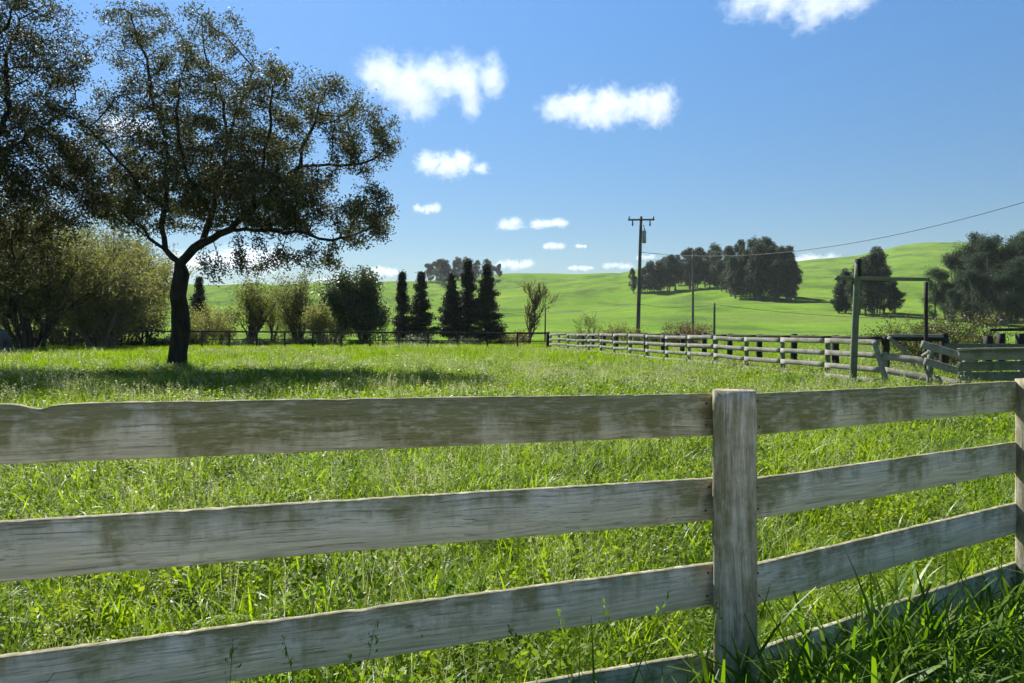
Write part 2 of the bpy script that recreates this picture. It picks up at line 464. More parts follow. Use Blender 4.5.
reg('lush', [tuft(R, 13, .08, .34, .68, .012, .023, (0.4, 2.0), 6) for _ in range(5)], M['lush'])
reg('lushfine', [tuft(R, 26, .10, .2, .42, .004, .008, (0.3, 1.6), 4) for _ in range(3)], M['lush'])

reg('stem', [seed_tuft(R, 2, .05, .58, .74, .004, 14, .022, .06) for _ in range(3)], M['lush'])

def scatter(name, pts, idx, scl, label):
    me = bpy.data.meshes.new(name)
    me.vertices.add(len(pts)); me.vertices.foreach_set('co', np.asarray(pts, np.float32).ravel())
    a = me.attributes.new('idx', 'INT', 'POINT'); a.data.foreach_set('value', np.asarray(idx, np.int32))
    a = me.attributes.new('scl', 'FLOAT', 'POINT'); a.data.foreach_set('value', np.asarray(scl, np.float32))
    a = me.attributes.new('rot', 'FLOAT_VECTOR', 'POINT')
    rot = np.zeros((len(pts), 3), np.float32); rg = np.random.default_rng(5)
    rot[:, 2] = rg.uniform(0, 2 * PI, len(pts)); rot[:, :2] = rg.normal(0, .08, (len(pts), 2))
    a.data.foreach_set('vector', rot.ravel())
    o = obj(name, me); o['kind'] = 'stuff'; o['label'] = label; o['category'] = 'grass'
    ng = bpy.data.node_groups.new(name + '_scatter', 'GeometryNodeTree')
    ng.interface.new_socket('Geometry', in_out='INPUT', socket_type='NodeSocketGeometry')
    ng.interface.new_socket('Geometry', in_out='OUTPUT', socket_type='NodeSocketGeometry')
    gi = ng.nodes.new('NodeGroupInput'); go = ng.nodes.new('NodeGroupOutput')
    ci = ng.nodes.new('GeometryNodeCollectionInfo'); ci.inputs['Collection'].default_value = TUFTS
    ci.inputs['Separate Children'].default_value = True; ci.inputs['Reset Children'].default_value = True
    ip = ng.nodes.new('GeometryNodeInstanceOnPoints'); ip.inputs['Pick Instance'].default_value = True
    def attr(n, t):
        x = ng.nodes.new('GeometryNodeInputNamedAttribute'); x.data_type = t; x.inputs['Name'].default_value = n
        return x.outputs['Attribute']
    L = ng.links.new
    L(gi.outputs[0], ip.inputs['Points']); L(ci.outputs[0], ip.inputs['Instance'])
    L(attr('idx', 'INT'), ip.inputs['Instance Index']); L(attr('rot', 'FLOAT_VECTOR'), ip.inputs['Rotation'])
    L(attr('scl', 'FLOAT'), ip.inputs['Scale']); L(ip.outputs[0], go.inputs[0])
    md = o.modifiers.new('scatter', 'NODES'); md.node_group = ng
    return o

def wedge(rng, r0, r1, dens, half=43):
    n = int(dens * math.radians(half) * (r1 ** 2 - r0 ** 2))
    r = np.sqrt(rng.uniform(r0 ** 2, r1 ** 2, n)); a = rng.uniform(-math.radians(half), math.radians(half), n)
    return np.stack([r * np.sin(a), r * np.cos(a)], -1)

# near fence line (two spans meeting at the middle post)
FA = P(0, 0, 1.973)[:2]; FB = P(713, 0, 2.82)[:2]; FC = P(1018, 0, 4.01)[:2]
def fence_side(p):
    """>0 on the meadow side of the near fence"""
    d1 = FB - FA; d2 = FC - FB
    s1 = d1[0] * (p[:, 1] - FA[1]) - d1[1] * (p[:, 0] - FA[0])
    s2 = d2[0] * (p[:, 1] - FB[1]) - d2[1] * (p[:, 0] - FB[0])
    return np.where(p[:, 0] < FB[0], s1 / np.linalg.norm(d1), s2 / np.linalg.norm(d2))

def lowf(x, y, s, ph):
    return (np.sin(x * s + ph) * np.cos(y * s * .8 + ph * 1.7) + .6 * np.sin(x * s * 2.3 - y * s * 1.9 + ph * .7) + .4 * np.sin(x * s * 4.9 + y * s * 4.1 + ph)) / 2

def build_grass():
    rng = np.random.default_rng(3)
    P_, I_, S_ = [], [], []
    SP, SI, SS = [], [], []
    def pick(kind, n): return rng.choice(tix[kind], n)
    def put(p, kind, s0, s1, seed=False, zoff=0):
        z = height(p[:, 0], p[:, 1]) + zoff
        q = np.column_stack([p, z])
        (SP if seed else P_).append(q); (SI if seed else I_).append(pick(kind, len(p)))
        k = rng.uniform(s0, s1, len(p)) * (1 + .24 * lowf(p[:, 0], p[:, 1], .9, 2.2) + .2 * lowf(p[:, 0], p[:, 1], 3.1, .9))
        (SS if seed else S_).append(k)
    def seedmask(p, bias):
        r = np.hypot(p[:, 0], p[:, 1])
        f = lowf(p[:, 0], p[:, 1], .33, 0.4) + .5 * lowf(p[:, 0], p[:, 1], 1.3, 4.0)
        return rng.random(len(p)) < np.clip(bias + .55 * f, 0.03, 1)
    # near
    p = wedge(rng, 1.6, 11.5, 125); p = p[fence_side(p) > .10]
    p = p[lowf(p[:, 0], p[:, 1], 2.6, 5.1) + rng.normal(0, .25, len(p)) > -.62]
    k = rng.random(len(p))
    put(p[k < .40], 'fine', .75, 1.25); put(p[(k >= .40) & (k < .74)], 'broad', .6, 1.15); put(p[k >= .74], 'weed', .7, 1.15)
    p = wedge(rng, 1.6, 11.5, 24); p = p[fence_side(p) > .25]; p = p[seedmask(p, .42)]; put(p, 'seed', .75, 1.1, True)
    # middle distance
    p = wedge(rng, 11.5, 30, 26); k = rng.random(len(p))
    put(p[k < .72], 'mid', .7, 1.2); put(p[k >= .72], 'midweed', .8, 1.25)
    p = wedge(rng, 11.5, 30, 6); p = p[seedmask(p, .36)]; put(p, 'midseed', .75, 1.12, True)
    # towards the back fence
    p = wedge(rng, 30, 66, 5.5); put(p, 'far', .7, 1.1)
    p = wedge(rng, 30, 58, 1.1); p = p[seedmask(p, .26)]; put(p, 'farseed', .8, 1.1, True)
    p = wedge(rng, 66, 104, 3.0); put(p, 'far', .5, .9)
    scatter('meadow_grass', np.concatenate(P_), np.concatenate(I_), np.concatenate(S_), 'bright green meadow grass and broad weeds filling the paddock')
    scatter('seeding_grass', np.concatenate(SP), np.concatenate(SI), np.concatenate(SS), 'pale silvery seed heads standing above the green meadow grass')
    # the camera's side of the fence
    p = wedge(rng, 0.9, 7.0, 95, 50); p = p[(fence_side(p) < -.06)]
    k = rng.random(len(p)); p1 = p[k < .62]; p2 = p[k >= .62]
    q = np.concatenate([p1, p2]); idx = np.concatenate([pick('lush', len(p1)), pick('lushfine', len(p2))])
    s = rng.uniform(.7, 1.15, len(q)) * (1 + .25 * lowf(q[:, 0], q[:, 1], 1.9, .3))
    st = [(186, 2.06), (308, 2.2), (318, 2.24), (357, 2.2), (384, 2.25), (560, 2.5), (566, 2.48), (612, 2.52), (700, 2.66), (236, 2.0)]
    q2 = np.array([P(a, 0, b)[:2] for a, b in st]); q = np.concatenate([q, q2]); idx = np.concatenate([idx, rng.choice(tix['stem'], len(st))]); s = np.concatenate([s, rng.uniform(.9, 1.1, len(st))])
    scatter('verge_grass', np.column_stack([q, height(q[:, 0], q[:, 1])]), idx, s, 'tall dark green grass on the near side of the plank fence')
build_grass()

# ------------------------------------------------------------------ boards, posts, tubes
def frame_from(p0, p1, up=(0, 0, 1)):
    x = Vector(p1) - Vector(p0); L = x.length; x.normalize()
    u = Vector(up)
    y = u.cross(x); y.normalize(); z = x.cross(y)
    return L, Matrix((x, y, z)).transposed()

def plank_mesh(name, L, h, t, rng, seg=None, rough=1.0, bev=None, chips=0, notch=None):
    """length along X, thickness Y, height Z, origin at the middle of one end"""
    seg = seg or max(2, int(L / 0.07)); b = bev if bev is not None else min(h, t) * 0.16
    sec = np.array([(-t / 2 + b, -h / 2), (t / 2 - b, -h / 2), (t / 2, -h / 2 + b), (t / 2, h / 2 - b), (t / 2 - b, h / 2), (-t / 2 + b, h / 2), (-t / 2, h / 2 - b), (-t / 2, -h / 2 + b)])
    xs = np.linspace(0, L, seg + 1)
    k = 0.0007 * rough
    def wob(a):
        return a * (np.sin(xs * rng.uniform(2, 4) + rng.uniform(0, 6)) + .5 * np.sin(xs * rng.uniform(9, 14) + rng.uniform(0, 6)) + .3 * rng.normal(0, 1, seg + 1))
    top = wob(k); bot = wob(k); bow = wob(k * .8)
    for _ in range(chips):
        c = rng.uniform(0, L); ww = rng.uniform(.01, .03); dp = rng.uniform(.0015, .0045) * rough
        top -= dp * np.exp(-((xs - c) / ww) ** 2)
    if notch: top -= notch[1] * np.clip(1 - np.abs(xs - notch[0]) / .05, 0, 1)
    v = np.zeros((seg + 1, 8, 3))
    v[:, :, 0] = xs[:, None]; v[:, :, 1] = sec[None, :, 0] + bow[:, None]; v[:, :, 2] = sec[None, :, 1]
    v[:, 3:7, 2] += top[:, None]; v[:, [0, 1, 2, 7], 2] += bot[:, None]
    v += rng.normal(0, .0006 * rough, v.shape)
    f = []
    for i in range(seg):
        for j in range(8):
            f.append((i * 8 + j, i * 8 + (j + 1) % 8, (i + 1) * 8 + (j + 1) % 8, (i + 1) * 8 + j))
    f = [tuple(reversed(q)) for q in f]
    f.append(tuple(range(8))); f.append(tuple(reversed(range(seg * 8, seg * 8 + 8))))
    return mesh_np(name, v.reshape(-1, 3), f)

def plank(name, p0, p1, h, t, mat, parent, rng, up=(0, 0, 1), **kw):
    L, R3 = frame_from(p0, p1, up)
    o = obj(name, plank_mesh(name, L, h, t, rng, **kw), mat, parent)
    o.rotation_euler = R3.to_euler()
    o.location = Vector(p0) - (parent.location if parent else Vector())
    return o

def post(p, top, wx, wy, ang, mat, parent, rng, name='post', lean=(0, 0), **kw):
    """square post standing on p, its wx side along direction ang"""
    p0 = Vector((p[0], p[1], hz(p[0], p[1]) - 0.05)); p1 = Vector((p[0] + lean[0], p[1] + lean[1], top))
    up = (math.cos(ang), math.sin(ang), 0)
    return plank(name, p0, p1, wx, wy, mat, parent, rng, up=up, **kw)

def tube_mesh(name, pts, rad, k=6, cap=True):
    pts = np.asarray(pts, float); rad = np.broadcast_to(rad, len(pts))
    a = Acc()
    tube_into(a, pts, rad, k)
    f = [q for q in a.f]
    n = len(pts)
    faces = [tuple(x) for x in np.concatenate(f)]
    if cap:
        faces.append(tuple(reversed(range(k)))); faces.append(tuple(range((n - 1) * k, n * k)))
    return mesh_np(name, np.concatenate(a.v), faces, True)

def tube_into(a, pts, rad, k):
    n = len(pts)
    tan = np.gradient(pts, axis=0); tan /= np.maximum(np.linalg.norm(tan, axis=1), 1e-9)[:, None]
    ref = np.array([1.0, 0.13, 0.07]) if abs(tan[0][0]) < .8 else np.array([0.1, 1.0, 0.05])
    u = np.cross(tan[0], ref); u /= np.linalg.norm(u)
    ring = np.linspace(0, 2 * PI, k, endpoint=False)
    vs = np.zeros((n, k, 3))
    for i in range(n):
        u = u - tan[i] * np.dot(u, tan[i]); u /= max(np.linalg.norm(u), 1e-9)
        w_ = np.cross(tan[i], u)
        vs[i] = pts[i] + rad[i] * (np.cos(ring)[:, None] * u + np.sin(ring)[:, None] * w_)
    i = np.arange(n - 1)[:, None] * k + np.arange(k)[None]; j = np.arange(n - 1)[:, None] * k + (np.arange(k)[None] + 1) % k
    a.add(vs.reshape(-1, 3), np.stack([i, j, j + k, i + k], -1).reshape(-1, 4))

# ------------------------------------------------------------------ near plank fence
rg = np.random.default_rng(21)
NAIL = None
def nails(board, x, bt):
    global NAIL
    if NAIL is None:
        a_ = np.linspace(0, 2 * PI, 9)[:-1]
        v = [(.0045 * math.cos(q), y, .0045 * math.sin(q)) for y in (0, -.0025) for q in a_] + [(0, -.0035, 0)]
        f = [(i, (i + 1) % 8, 8 + (i + 1) % 8, 8 + i) for i in range(8)] + [(8 + i, 8 + (i + 1) % 8, 16) for i in range(8)]
        NAIL = mesh_np('nail', v, f)
    for z in (-.042, .045):
        o = obj('nail', NAIL, M['rust'], board)
        o.location = (x + rg.normal(0, .006), -bt / 2 - .001, z + rg.normal(0, .006))
def near_fence():
    t = thing('plank_fence', 'weathered grey four-board plank fence with mossy stains crossing the whole foreground', 'fence', (FB[0], FB[1], 0))
    dl = (FB - FA) / np.linalg.norm(FB - FA); dr = (FC - FB) / np.linalg.norm(FC - FB)
    mid = FB + dl * 0.085
    left = mid - dl * 2.62; right = P(1033, 0, 4.07)[:2]
    ext_r = right + np.array([math.cos(math.radians(37)), math.sin(math.radians(37))]) * 2.4
    ext_l = left - np.array([math.cos(math.radians(16)), math.sin(math.radians(16))]) * 2.4
    BH, BT = 0.16, 0.026
    L0 = [403.7, 521, 656, 776]; L1 = [393.2, 477.5, 562.5, 650.5]
    R0 = [391.5, 472.5, 554.7, 636.5]; R1 = [380.8, 440.7, 501, 559.5]
    def zline(pA, zA, pB, zB, q, d):
        s0 = np.dot(pA - FB, d); s1 = np.dot(pB - FB, d); s = np.dot(q - FB, d)
        return zA + (zB - zA) * (s - s0) / (s1 - s0)
    pr0 = P(769, 0, 3.036)[:2]
    for i in range(4):
        mat = M['plank_mossy'] if i == 0 else M['plank']
        zA = P(0, L0[i], 1.973)[2]; zB = P(713, L1[i], 2.82)[2]
        za = zline(FA, zA, FB, zB, left, dl); zb = zline(FA, zA, FB, zB, mid, dl)
        dn = 1 / (1 / 1.973 + (1 / 2.82 - 1 / 1.973) * 36 / 713)
        nl_ = float(np.dot(P(36, 0, dn)[:2] - left, dl))
        bo = plank('board', (*(left + dl * .004), za - BH / 2), (*(mid - dl * .004), zb - BH / 2), BH, BT, mat, t, rg, chips=5, seg=110, notch=(nl_, .017) if i == 0 else None)
        nails(bo, 2.62 - .125, BT); nails(bo, .14, BT)
        zC = P(769, R0[i], 3.036)[2]; zD = P(1018, R1[i], 4.01)[2]
        zc = zline(pr0, zC, FC, zD, mid, dr); zd = zline(pr0, zC, FC, zD, right, dr)
        bo = plank('board', (*(mid + dr * .004), zc - BH / 2), (*(right - dr * .004), zd - BH / 2), BH, BT, mat, t, rg, chips=5)
        nails(bo, .135, BT); nails(bo, float(np.linalg.norm(right - mid)) - .12, BT)
        plank('board', (*(right + dr * .01), zd - BH / 2), (*ext_r, zd - BH / 2 - .02), BH, BT, mat, t, rg, chips=3)
        plank('board', (*ext_l, za - BH / 2 - .03), (*(left - dl * .01), za - BH / 2), BH, BT, mat, t, rg, chips=3)
    topm = P(736, 390.5, 2.76)[2]
    # posts stand on the camera's side of the boards
    nl = np.array([dl[1], -dl[0]])
    vm = P(736, 0, 2.765)[:2]
    post(vm, topm, .155, .125, math.radians(-16), M['post'], t, rg, lean=(-.008, 0), bev=.016, rough=1.5, seg=26)
    nr = np.array([dr[1], -dr[0]])
    post(P(1032.5, 0, 3.93)[:2], P(1032, 379, 3.93)[2], .12, .12, math.radians(23), M['post'], t, rg, bev=.012)
    post(ext_r + nr * .075, 1.30, .12, .12, math.radians(35), M['post'], t, rg, bev=.012)
    post(left + nl * .085, 1.34, .13, .13, math.radians(20), M['post'], t, rg, bev=.012)
    post(ext_l + nl * .085, 1.30, .13, .13, math.radians(16), M['post'], t, rg, bev=.012)
near_fence()

# ------------------------------------------------------------------ other fences
def lane_pt(d, off=0.0):
    return np.array([8.3 - .2 * (d - 26.8) + off, d])

def board_fence():
    """grey four-board fence running back along the paddock"""
    a, b = lane_pt(19.6), lane_pt(54.5)
    t = thing('board_fence', 'silvery grey four-rail board fence running back along the right side of the paddock', 'fence', (*a, 0))
    n = 15
    rr = np.random.default_rng(31)
    pts = [a + (b - a) * i / n for i in range(n + 1)]
    z = [1.15, .80, .46, .13]
    dz = [rr.normal(0, .02) for _ in pts]
    dirn = (b - a) / np.linalg.norm(b - a); nrm = np.array([-dirn[1], dirn[0]])
    ang = math.atan2(dirn[1], dirn[0])
    for i, p in enumerate(pts):
        if i == 0: continue
        post(p - nrm * .085, 1.30 + dz[i], .12, .12, ang, M['green_board'], t, rr, seg=5, lean=(rr.normal(0, .02), rr.normal(0, .02)))
    for k, zk in enumerate(z):
        for i in range(0, n):
            p, q = pts[i], pts[i + 1]
            j = rr.normal(0, .012)
            plank('board', (*(p + dirn * .006), hz(*p) + zk + .08 + dz[i] * .5 + j), (*(q - dirn * .006), hz(*q) + zk + .08 + dz[i + 1] * .5 + j), .15, .03, M['grey_board'], t, rr, seg=8, rough=1.6)
board_fence()

def lane_fence():
    """dark thick posts on the far side of the lane"""
    a, b = lane_pt(23.5, 2.9), lane_pt(56, 2.9)
    t = thing('post_and_rail_fence', 'dark fence of thick black posts with a thin top rail behind the grey board fence', 'fence', (*a, 0))
    rr = np.random.default_rng(41)
    n = 13; pts = [a + (b - a) * i / n for i in range(n + 1)]
    dirn = (b - a) / np.linalg.norm(b - a); ang = math.atan2(dirn[1], dirn[0]); nrm = np.array([-dirn[1], dirn[0]])
    for p in pts:
        post(p, 1.38 + rr.normal(0, .03), .2, .2, ang, M['dark_wood'], t, rr, seg=5)
    for i in range(n):
        for zk in (1.30, .72):
            plank('rail', (*(pts[i] + nrm * .13), zk), (*(pts[i + 1] + nrm * .13), zk), .09 if zk > 1 else .12, .04, M['dark_wood'], t, rr, seg=4)
lane_fence()

def back_fence():
    a = np.array([2.75, 56.5]); b = np.array([-46.0, 62.5])
    t = thing('rail_fence', 'long low dark brown two-rail fence along the back of the paddock under the far trees', 'fence', (*a, 0))
    rr = np.random.default_rng(51); n = 21
    pts = [a + (b - a) * i / n for i in range(n + 1)]
    dirn = (b - a) / np.linalg.norm(b - a); ang = math.atan2(dirn[1], dirn[0]); nrm = np.array([-dirn[1], dirn[0]])
    zt = lambda i: 1.30 + .22 * i / n
    for i, p in enumerate(pts):
        big = i == 0
        post(p, zt(i) + .10, .24 if big else .13, .24 if big else .13, ang, M['dark_wood'], t, rr, seg=4)
    for i in range(n):
        plank('rail', (*(pts[i] - nrm * .09), zt(i)), (*(pts[i + 1] - nrm * .09), zt(i + 1)), .13, .05, M['dark_wood'], t, rr, seg=4)
        plank('rail', (*(pts[i] - nrm * .09), zt(i) - .62), (*(pts[i + 1] - nrm * .09), zt(i + 1) - .62), .07, .04, M['dark_wood'], t, rr, seg=4)
    # short return of close-set pickets beside the corner
    c = np.array([2.75, 56.5]); e = np.array([-1.0, 63.0])
back_fence()

def pen_fence():
    """broken corner of the pen, right edge of the picture"""
    rr = np.random.default_rng(61)
    o0 = P(885, 0, 19.4)[:2]
    t = thing('broken_board_fence', 'broken corner of the grey board fence with sagging boards and a leaning prop', 'fence', (*o0, 0))
    G = M['grey_board']
    def bd(x0, y0, d0, x1, y1, d1, h=.15, mat=G, th=.03, name='board'):
        return plank(name, P(x0, y0, d0), P(x1, y1, d1), h, th, mat, t, rr, seg=14, rough=2.0)
    bd(884, 356, 19.4, 934, 362, 18.1, .17)
    bd(884, 370, 19.3, 962, 384, 17.2, .17)
    bd(921, 344, 17.6, 962, 356, 16.9, .17)
    bd(924, 361, 17.6, 965, 373, 16.9, .17)
    bd(874, 341, 19.2, 886, 381, 19.0, .13, name='prop')
    bd(922, 356, 17.9, 929, 352, 17.7, .08)
    for px, top, d in ((884, 352, 19.5), (929, 350, 17.8)):
        p = P(px, 0, d)[:2]
        post(p, P(px, top, d)[2], .12, .12, .3, M['green_board'], t, rr, seg=5, lean=(.04, 0))
    # wide-planked pen wall going off to the right
    o1 = P(964, 0, 16.4)[:2]
    t = thing('pen_wall', 'low greenish plank pen wall at the right edge behind the near fence', 'pen', (*o1, 0))
    D = M['green_board']
    for (y0, y1, h, m) in ((355.5, 353.5, .22, M['grey_board']), (366.5, 364, .20, D), (376.5, 375.5, .19, D)):
        plank('board', P(958, y0, 16.6), P(1110, y1, 15.2), h, .04, m, t, rr, seg=20, rough=1.6)
    plank('cap_rail', P(957, 349.2, 16.55), P(1110, 347.0, 15.15), .04, .16, G, t, rr, seg=20, rough=1.2)
    for px, d in ((967, 16.75), (1022, 16.3), (1080, 15.75)):
        post(P(px, 0, d)[:2], P(px, 351, d)[2], .14, .14, 0.1, D, t, rr, seg=5)
    # dark pen beyond
    o2 = P(885, 0, 23.3)[:2]
    t = thing('dark_rail_fence', 'dark heavy post fence with a pale top plank around the bush in the pen', 'fence', (*o2, 0))
    for px, d in ((944, 22.8), (988, 22.4), (1001, 23.5), (1020, 22.2), (1062, 22)):
        post(P(px, 0, d)[:2], P(px, 333.5 if px != 988 else 336, d)[2], .2, .2, 0.1, M['dark_wood'], t, rr, seg=5)
    plank('rail', P(888, 335.5, 23.3), P(943, 336.2, 22.75), .10, .16, G, t, rr, seg=8)
    plank('rail', P(888, 338.8, 23.25), P(943, 339.5, 22.7), .12, .05, M['dark_wood'], t, rr, seg=8)
    plank('brace', P(888, 337, 23.1), P(912, 357, 22.6), .10, .05, G, t, rr, seg=8)
    plank('rail', P(944, 347, 22.6), P(1070, 348, 21.8), .22, .05, M['green_board'], t, rr, seg=8)
    plank('rail', P(990, 330, 22.6), P(1070, 328.5, 21.8), .09, .06, M['dark_wood'], t, rr, seg=8)
pen_fence()

def gate_frame():
    rr = np.random.default_rng(71)
    b = P(852.5, 0, 20.2)[:2]
    t = thing('gate_frame', 'tall mossy wooden pole with a crossbar forming a gate frame over the lane', 'gate frame', (*b, 0))
    top = P(858, 260, 20.2)
    pts = [(b[0] + (top[0] - b[0]) * s, b[1], -.05 + (top[2] + .05) * s) for s in np.linspace(0, 1, 8)]
    o = obj('pole', tube_mesh('pole', np.array(pts) - np.array([*b, 0]), np.linspace(.100, .085, 8), 10), M['tall_post'], t)
    o2 = obj('pole_top', tube_mesh('pole_top', [np.array([top[0], top[1], top[2] - .45]) - np.array([*b, 0]), np.array([top[0], top[1], top[2] + .03]) - np.array([*b, 0])], [.092, .088], 10), M['dark_wood'], t)
    plank('crossbar', P(836, 278, 20.0), P(929, 279.5, 21.9), .10, .09, M['tall_post'], t, rr, seg=10)
    p = P(926, 0, 22.0)
    post(p[:2], P(926, 282.0, 22.0)[2], .09, .09, .2, M['dark_wood'], t, rr, seg=5, name='far_post')
gate_frame()

# ------------------------------------------------------------------ utility poles and lines
def wire(name, p, q, sag, rad, label, group=None):
    p = np.array(p); q = np.array(q); s = np.linspace(0, 1, 40)
    pts = p + (q - p) * s[:, None]; pts[:, 2] -= 4 * sag * s * (1 - s)
    o = obj(name, tube_mesh(name, pts - p, rad, 5), M['cable'], None, p)
    tag(o, label, 'wire', group); return o

def utility_pole(px_b, px_t, py_t, d, rad, label, arm_w=2.4, transformer=False, arm=True):
    b = P(px_b, 0, d)[:2]; z0 = hz(*b); tp = P(px_t, py_t, d)
    t = thing('utility_pole', label, 'utility pole', (*b, z0))
    rr = np.random.default_rng(int(px_b)); h = tp[2] - z0; lx = tp[0] - b[0]
    s = np.linspace(0, 1, 10)
    obj('pole', tube_mesh('pole', np.stack([lx * s, 0 * s, -.1 + (h + .1) * s], -1), rad * (1.15 - .4 * s), 10), M['pole_wood'], t)
    if arm:
        za = h - .32
        plank('crossarm', (b[0] + lx - arm_w / 2, b[1] - .16, z0 + za), (b[0] + lx + arm_w / 2, b[1] - .16, z0 + za + .02), .15, .12, M['pole_wood'], t, rr, seg=4)
        for k in (-1, 1):
            for off, up in ((.46, 1), (.33, -1)) if transformer else ((.45, 1),):
                x = lx + k * arm_w * off
                if up > 0:
                    pr = [(0, 0), (.05, .02), (.07, .1), (.04, .13), (.06, .2), (.03, .26)]
                else:
                    pr = [(.05, 0), (.07, -.1), (.05, -.2), (.09, -.32), (.06, -.44), (.02, -.5)]
                pts = [(x, -.16, za + (.075 if up > 0 else -.075) + z) for _, z in pr]
                obj('insulator', tube_mesh('insulator', pts, [max(.015, r) for r, _ in pr], 8), M['porcelain'], t)
    if transformer:
        x = lx * .9 + .30
        pts = [(x, -.1, h - 2.4), (x, -.1, h - 2.36), (x, -.1, h - 1.35), (x, -.1, h - 1.28), (x, -.1, h - 1.24)]
        tr = obj('transformer', tube_mesh('transformer', pts, [.13, .18, .18, .15, .07], 12), M['metal'], t)
        obj('bushing', tube_mesh('bushing', [(x, -.1, h - 1.24), (x, -.1, h - 1.0)], [.05, .04], 8), M['porcelain'], tr)
        obj('cutout', tube_mesh('cutout', [(lx + .22, -.05, h - .75), (lx + .30, -.05, h - 1.15)], [.04, .04], 6), M['porcelain'], t)
    return t
utility_pole(637.5, 641, 216.5, 66, .17, 'tall leaning wooden utility pole with crossarm and transformer behind the board fence', 2.35, True)
utility_pole(692.8, 693, 250, 104, .16, 'slim utility pole standing in front of the long eucalyptus grove', 2.6, False)
utility_pole(714, 714.5, 303, 62, .10, 'short bare wooden pole without crossarm right of the slim pole', 0, False, False)
utility_pole(545, 545.4, 308, 84, .09, 'thin short grey pole beside the leaning bare tree', 0, False, False)
wire('power_line', P(640.5, 252, 66), P(1290, 108, 34), 2.6, .022, 'long sagging power line crossing the sky at the right')
wire('telephone_line', P(545.3, 311, 84), P(638.4, 304, 65.8), .4, .022, 'low telephone line between the thin pole and the tall utility pole')
wire('telephone_line', P(638.5, 304, 65.8), P(714.4, 304.5, 62), .25, .020, 'low telephone line between the tall utility pole and the short bare pole')
wire('telephone_line', P(714.4, 304.5, 62), P(1200, 306, 52), 1.1, .018, 'low telephone line running right from the short bare pole')
wire('telephone_line', P(545.3, 311, 84), P(-60, 312, 92), 1.2, .018, 'low telephone line running left from the thin pole behind the conifers')
for px in (705, 826):
    pc = P(px, 305.5 if px < 714 else 312.0, 61.9 if px < 714 else 59.0)

# ------------------------------------------------------------------ trees
M['oak_bark'] = bark_mat('oak_bark', (0.010, 0.009, 0.008), (0.040, 0.034, 0.028))
M['pale_bark'] = bark_mat('pale_bark', (0.09, 0.08, 0.06), (0.24, 0.21, 0.165))
M['dark_bark'] = bark_mat('dark_bark', (0.02, 0.018, 0.014), (0.07, 0.06, 0.045))
M['euc_bark'] = bark_mat('eucalyptus_bark', (0.08, 0.07, 0.06), (0.25, 0.22, 0.19))
M['oak_leaf'] = leaf_mat('oak_leaves', [(0.032, 0.037, 0.018), (0.055, 0.060, 0.028), (0.080, 0.078, 0.042), (0.11, 0.11, 0.065)], 0.30, 0.06, 0.55, (1.35, 1.4, 0.85))
M['willow_leaf'] = leaf_mat('willow_leaves', [(0.06, 0.07, 0.026), (0.105, 0.115, 0.042), (0.16, 0.16, 0.07)], 0.5, 0.1, 0.6, (1.7, 1.65, 0.9))
M['yellow_leaf'] = leaf_mat('yellow_green_leaves', [(0.06, 0.075, 0.016), (0.10, 0.115, 0.026), (0.15, 0.145, 0.04)], 0.45, 0.1, 0.5)
M['pine_leaf'] = leaf_mat('conifer_needles', [(0.010, 0.019, 0.009), (0.018, 0.030, 0.014), (0.028, 0.042, 0.018)], 0.12, 0.2, 0.6)
M['euc_leaf'] = leaf_mat('eucalyptus_leaves', [(0.020, 0.034, 0.020), (0.034, 0.050, 0.032), (0.060, 0.072, 0.052)], 0.32, 0.15, 0.55, (1.2, 1.45, 0.95))
M['dark_leaf'] = leaf_mat('dark_tree_leaves', [(0.018, 0.030, 0.012), (0.032, 0.048, 0.018), (0.05, 0.066, 0.028)], 0.3, 0.3, 0.5)
M['olive_leaf'] = leaf_mat('olive_bush_leaves', [(0.045, 0.052, 0.014), (0.075, 0.080, 0.020), (0.10, 0.10, 0.03)], 0.3, 0.3, 0.5)
M['red_twig'] = leaf_mat('red_brown_leaves', [(0.06, 0.03, 0.022), (0.09, 0.05, 0.03), (0.08, 0.07, 0.03)], 0.3, 0.2, 0.6)

def leaves_mesh(name, centers, n, sigma, l0, l1, aspect, rng, mat, droop=0.0):
    C = np.repeat(np.asarray(centers, float), n, axis=0)
    m = len(C)
    C = C + rng.normal(0, 1, (m, 3)) * np.broadcast_to(np.asarray(sigma), (3,))
    u = rng.normal(0, 1, (m, 3)); u[:, 2] -= droop; u /= np.linalg.norm(u, axis=1)[:, None]
    s = np.cross(u, rng.normal(0, 1, (m, 3))); s /= np.linalg.norm(s, axis=1)[:, None]
    L = rng.uniform(l0, l1, m)[:, None]; W = L * aspect
    v = np.stack([C - u * L * .5, C + s * W * .5 + u * L * .05, C + u * L * .5, C - s * W * .5 + u * L * .05], 1).reshape(-1, 3)
    f = np.arange(4 * m).reshape(m, 4)
    me = mesh_np(name, v, f); me.materials.append(mat); return me

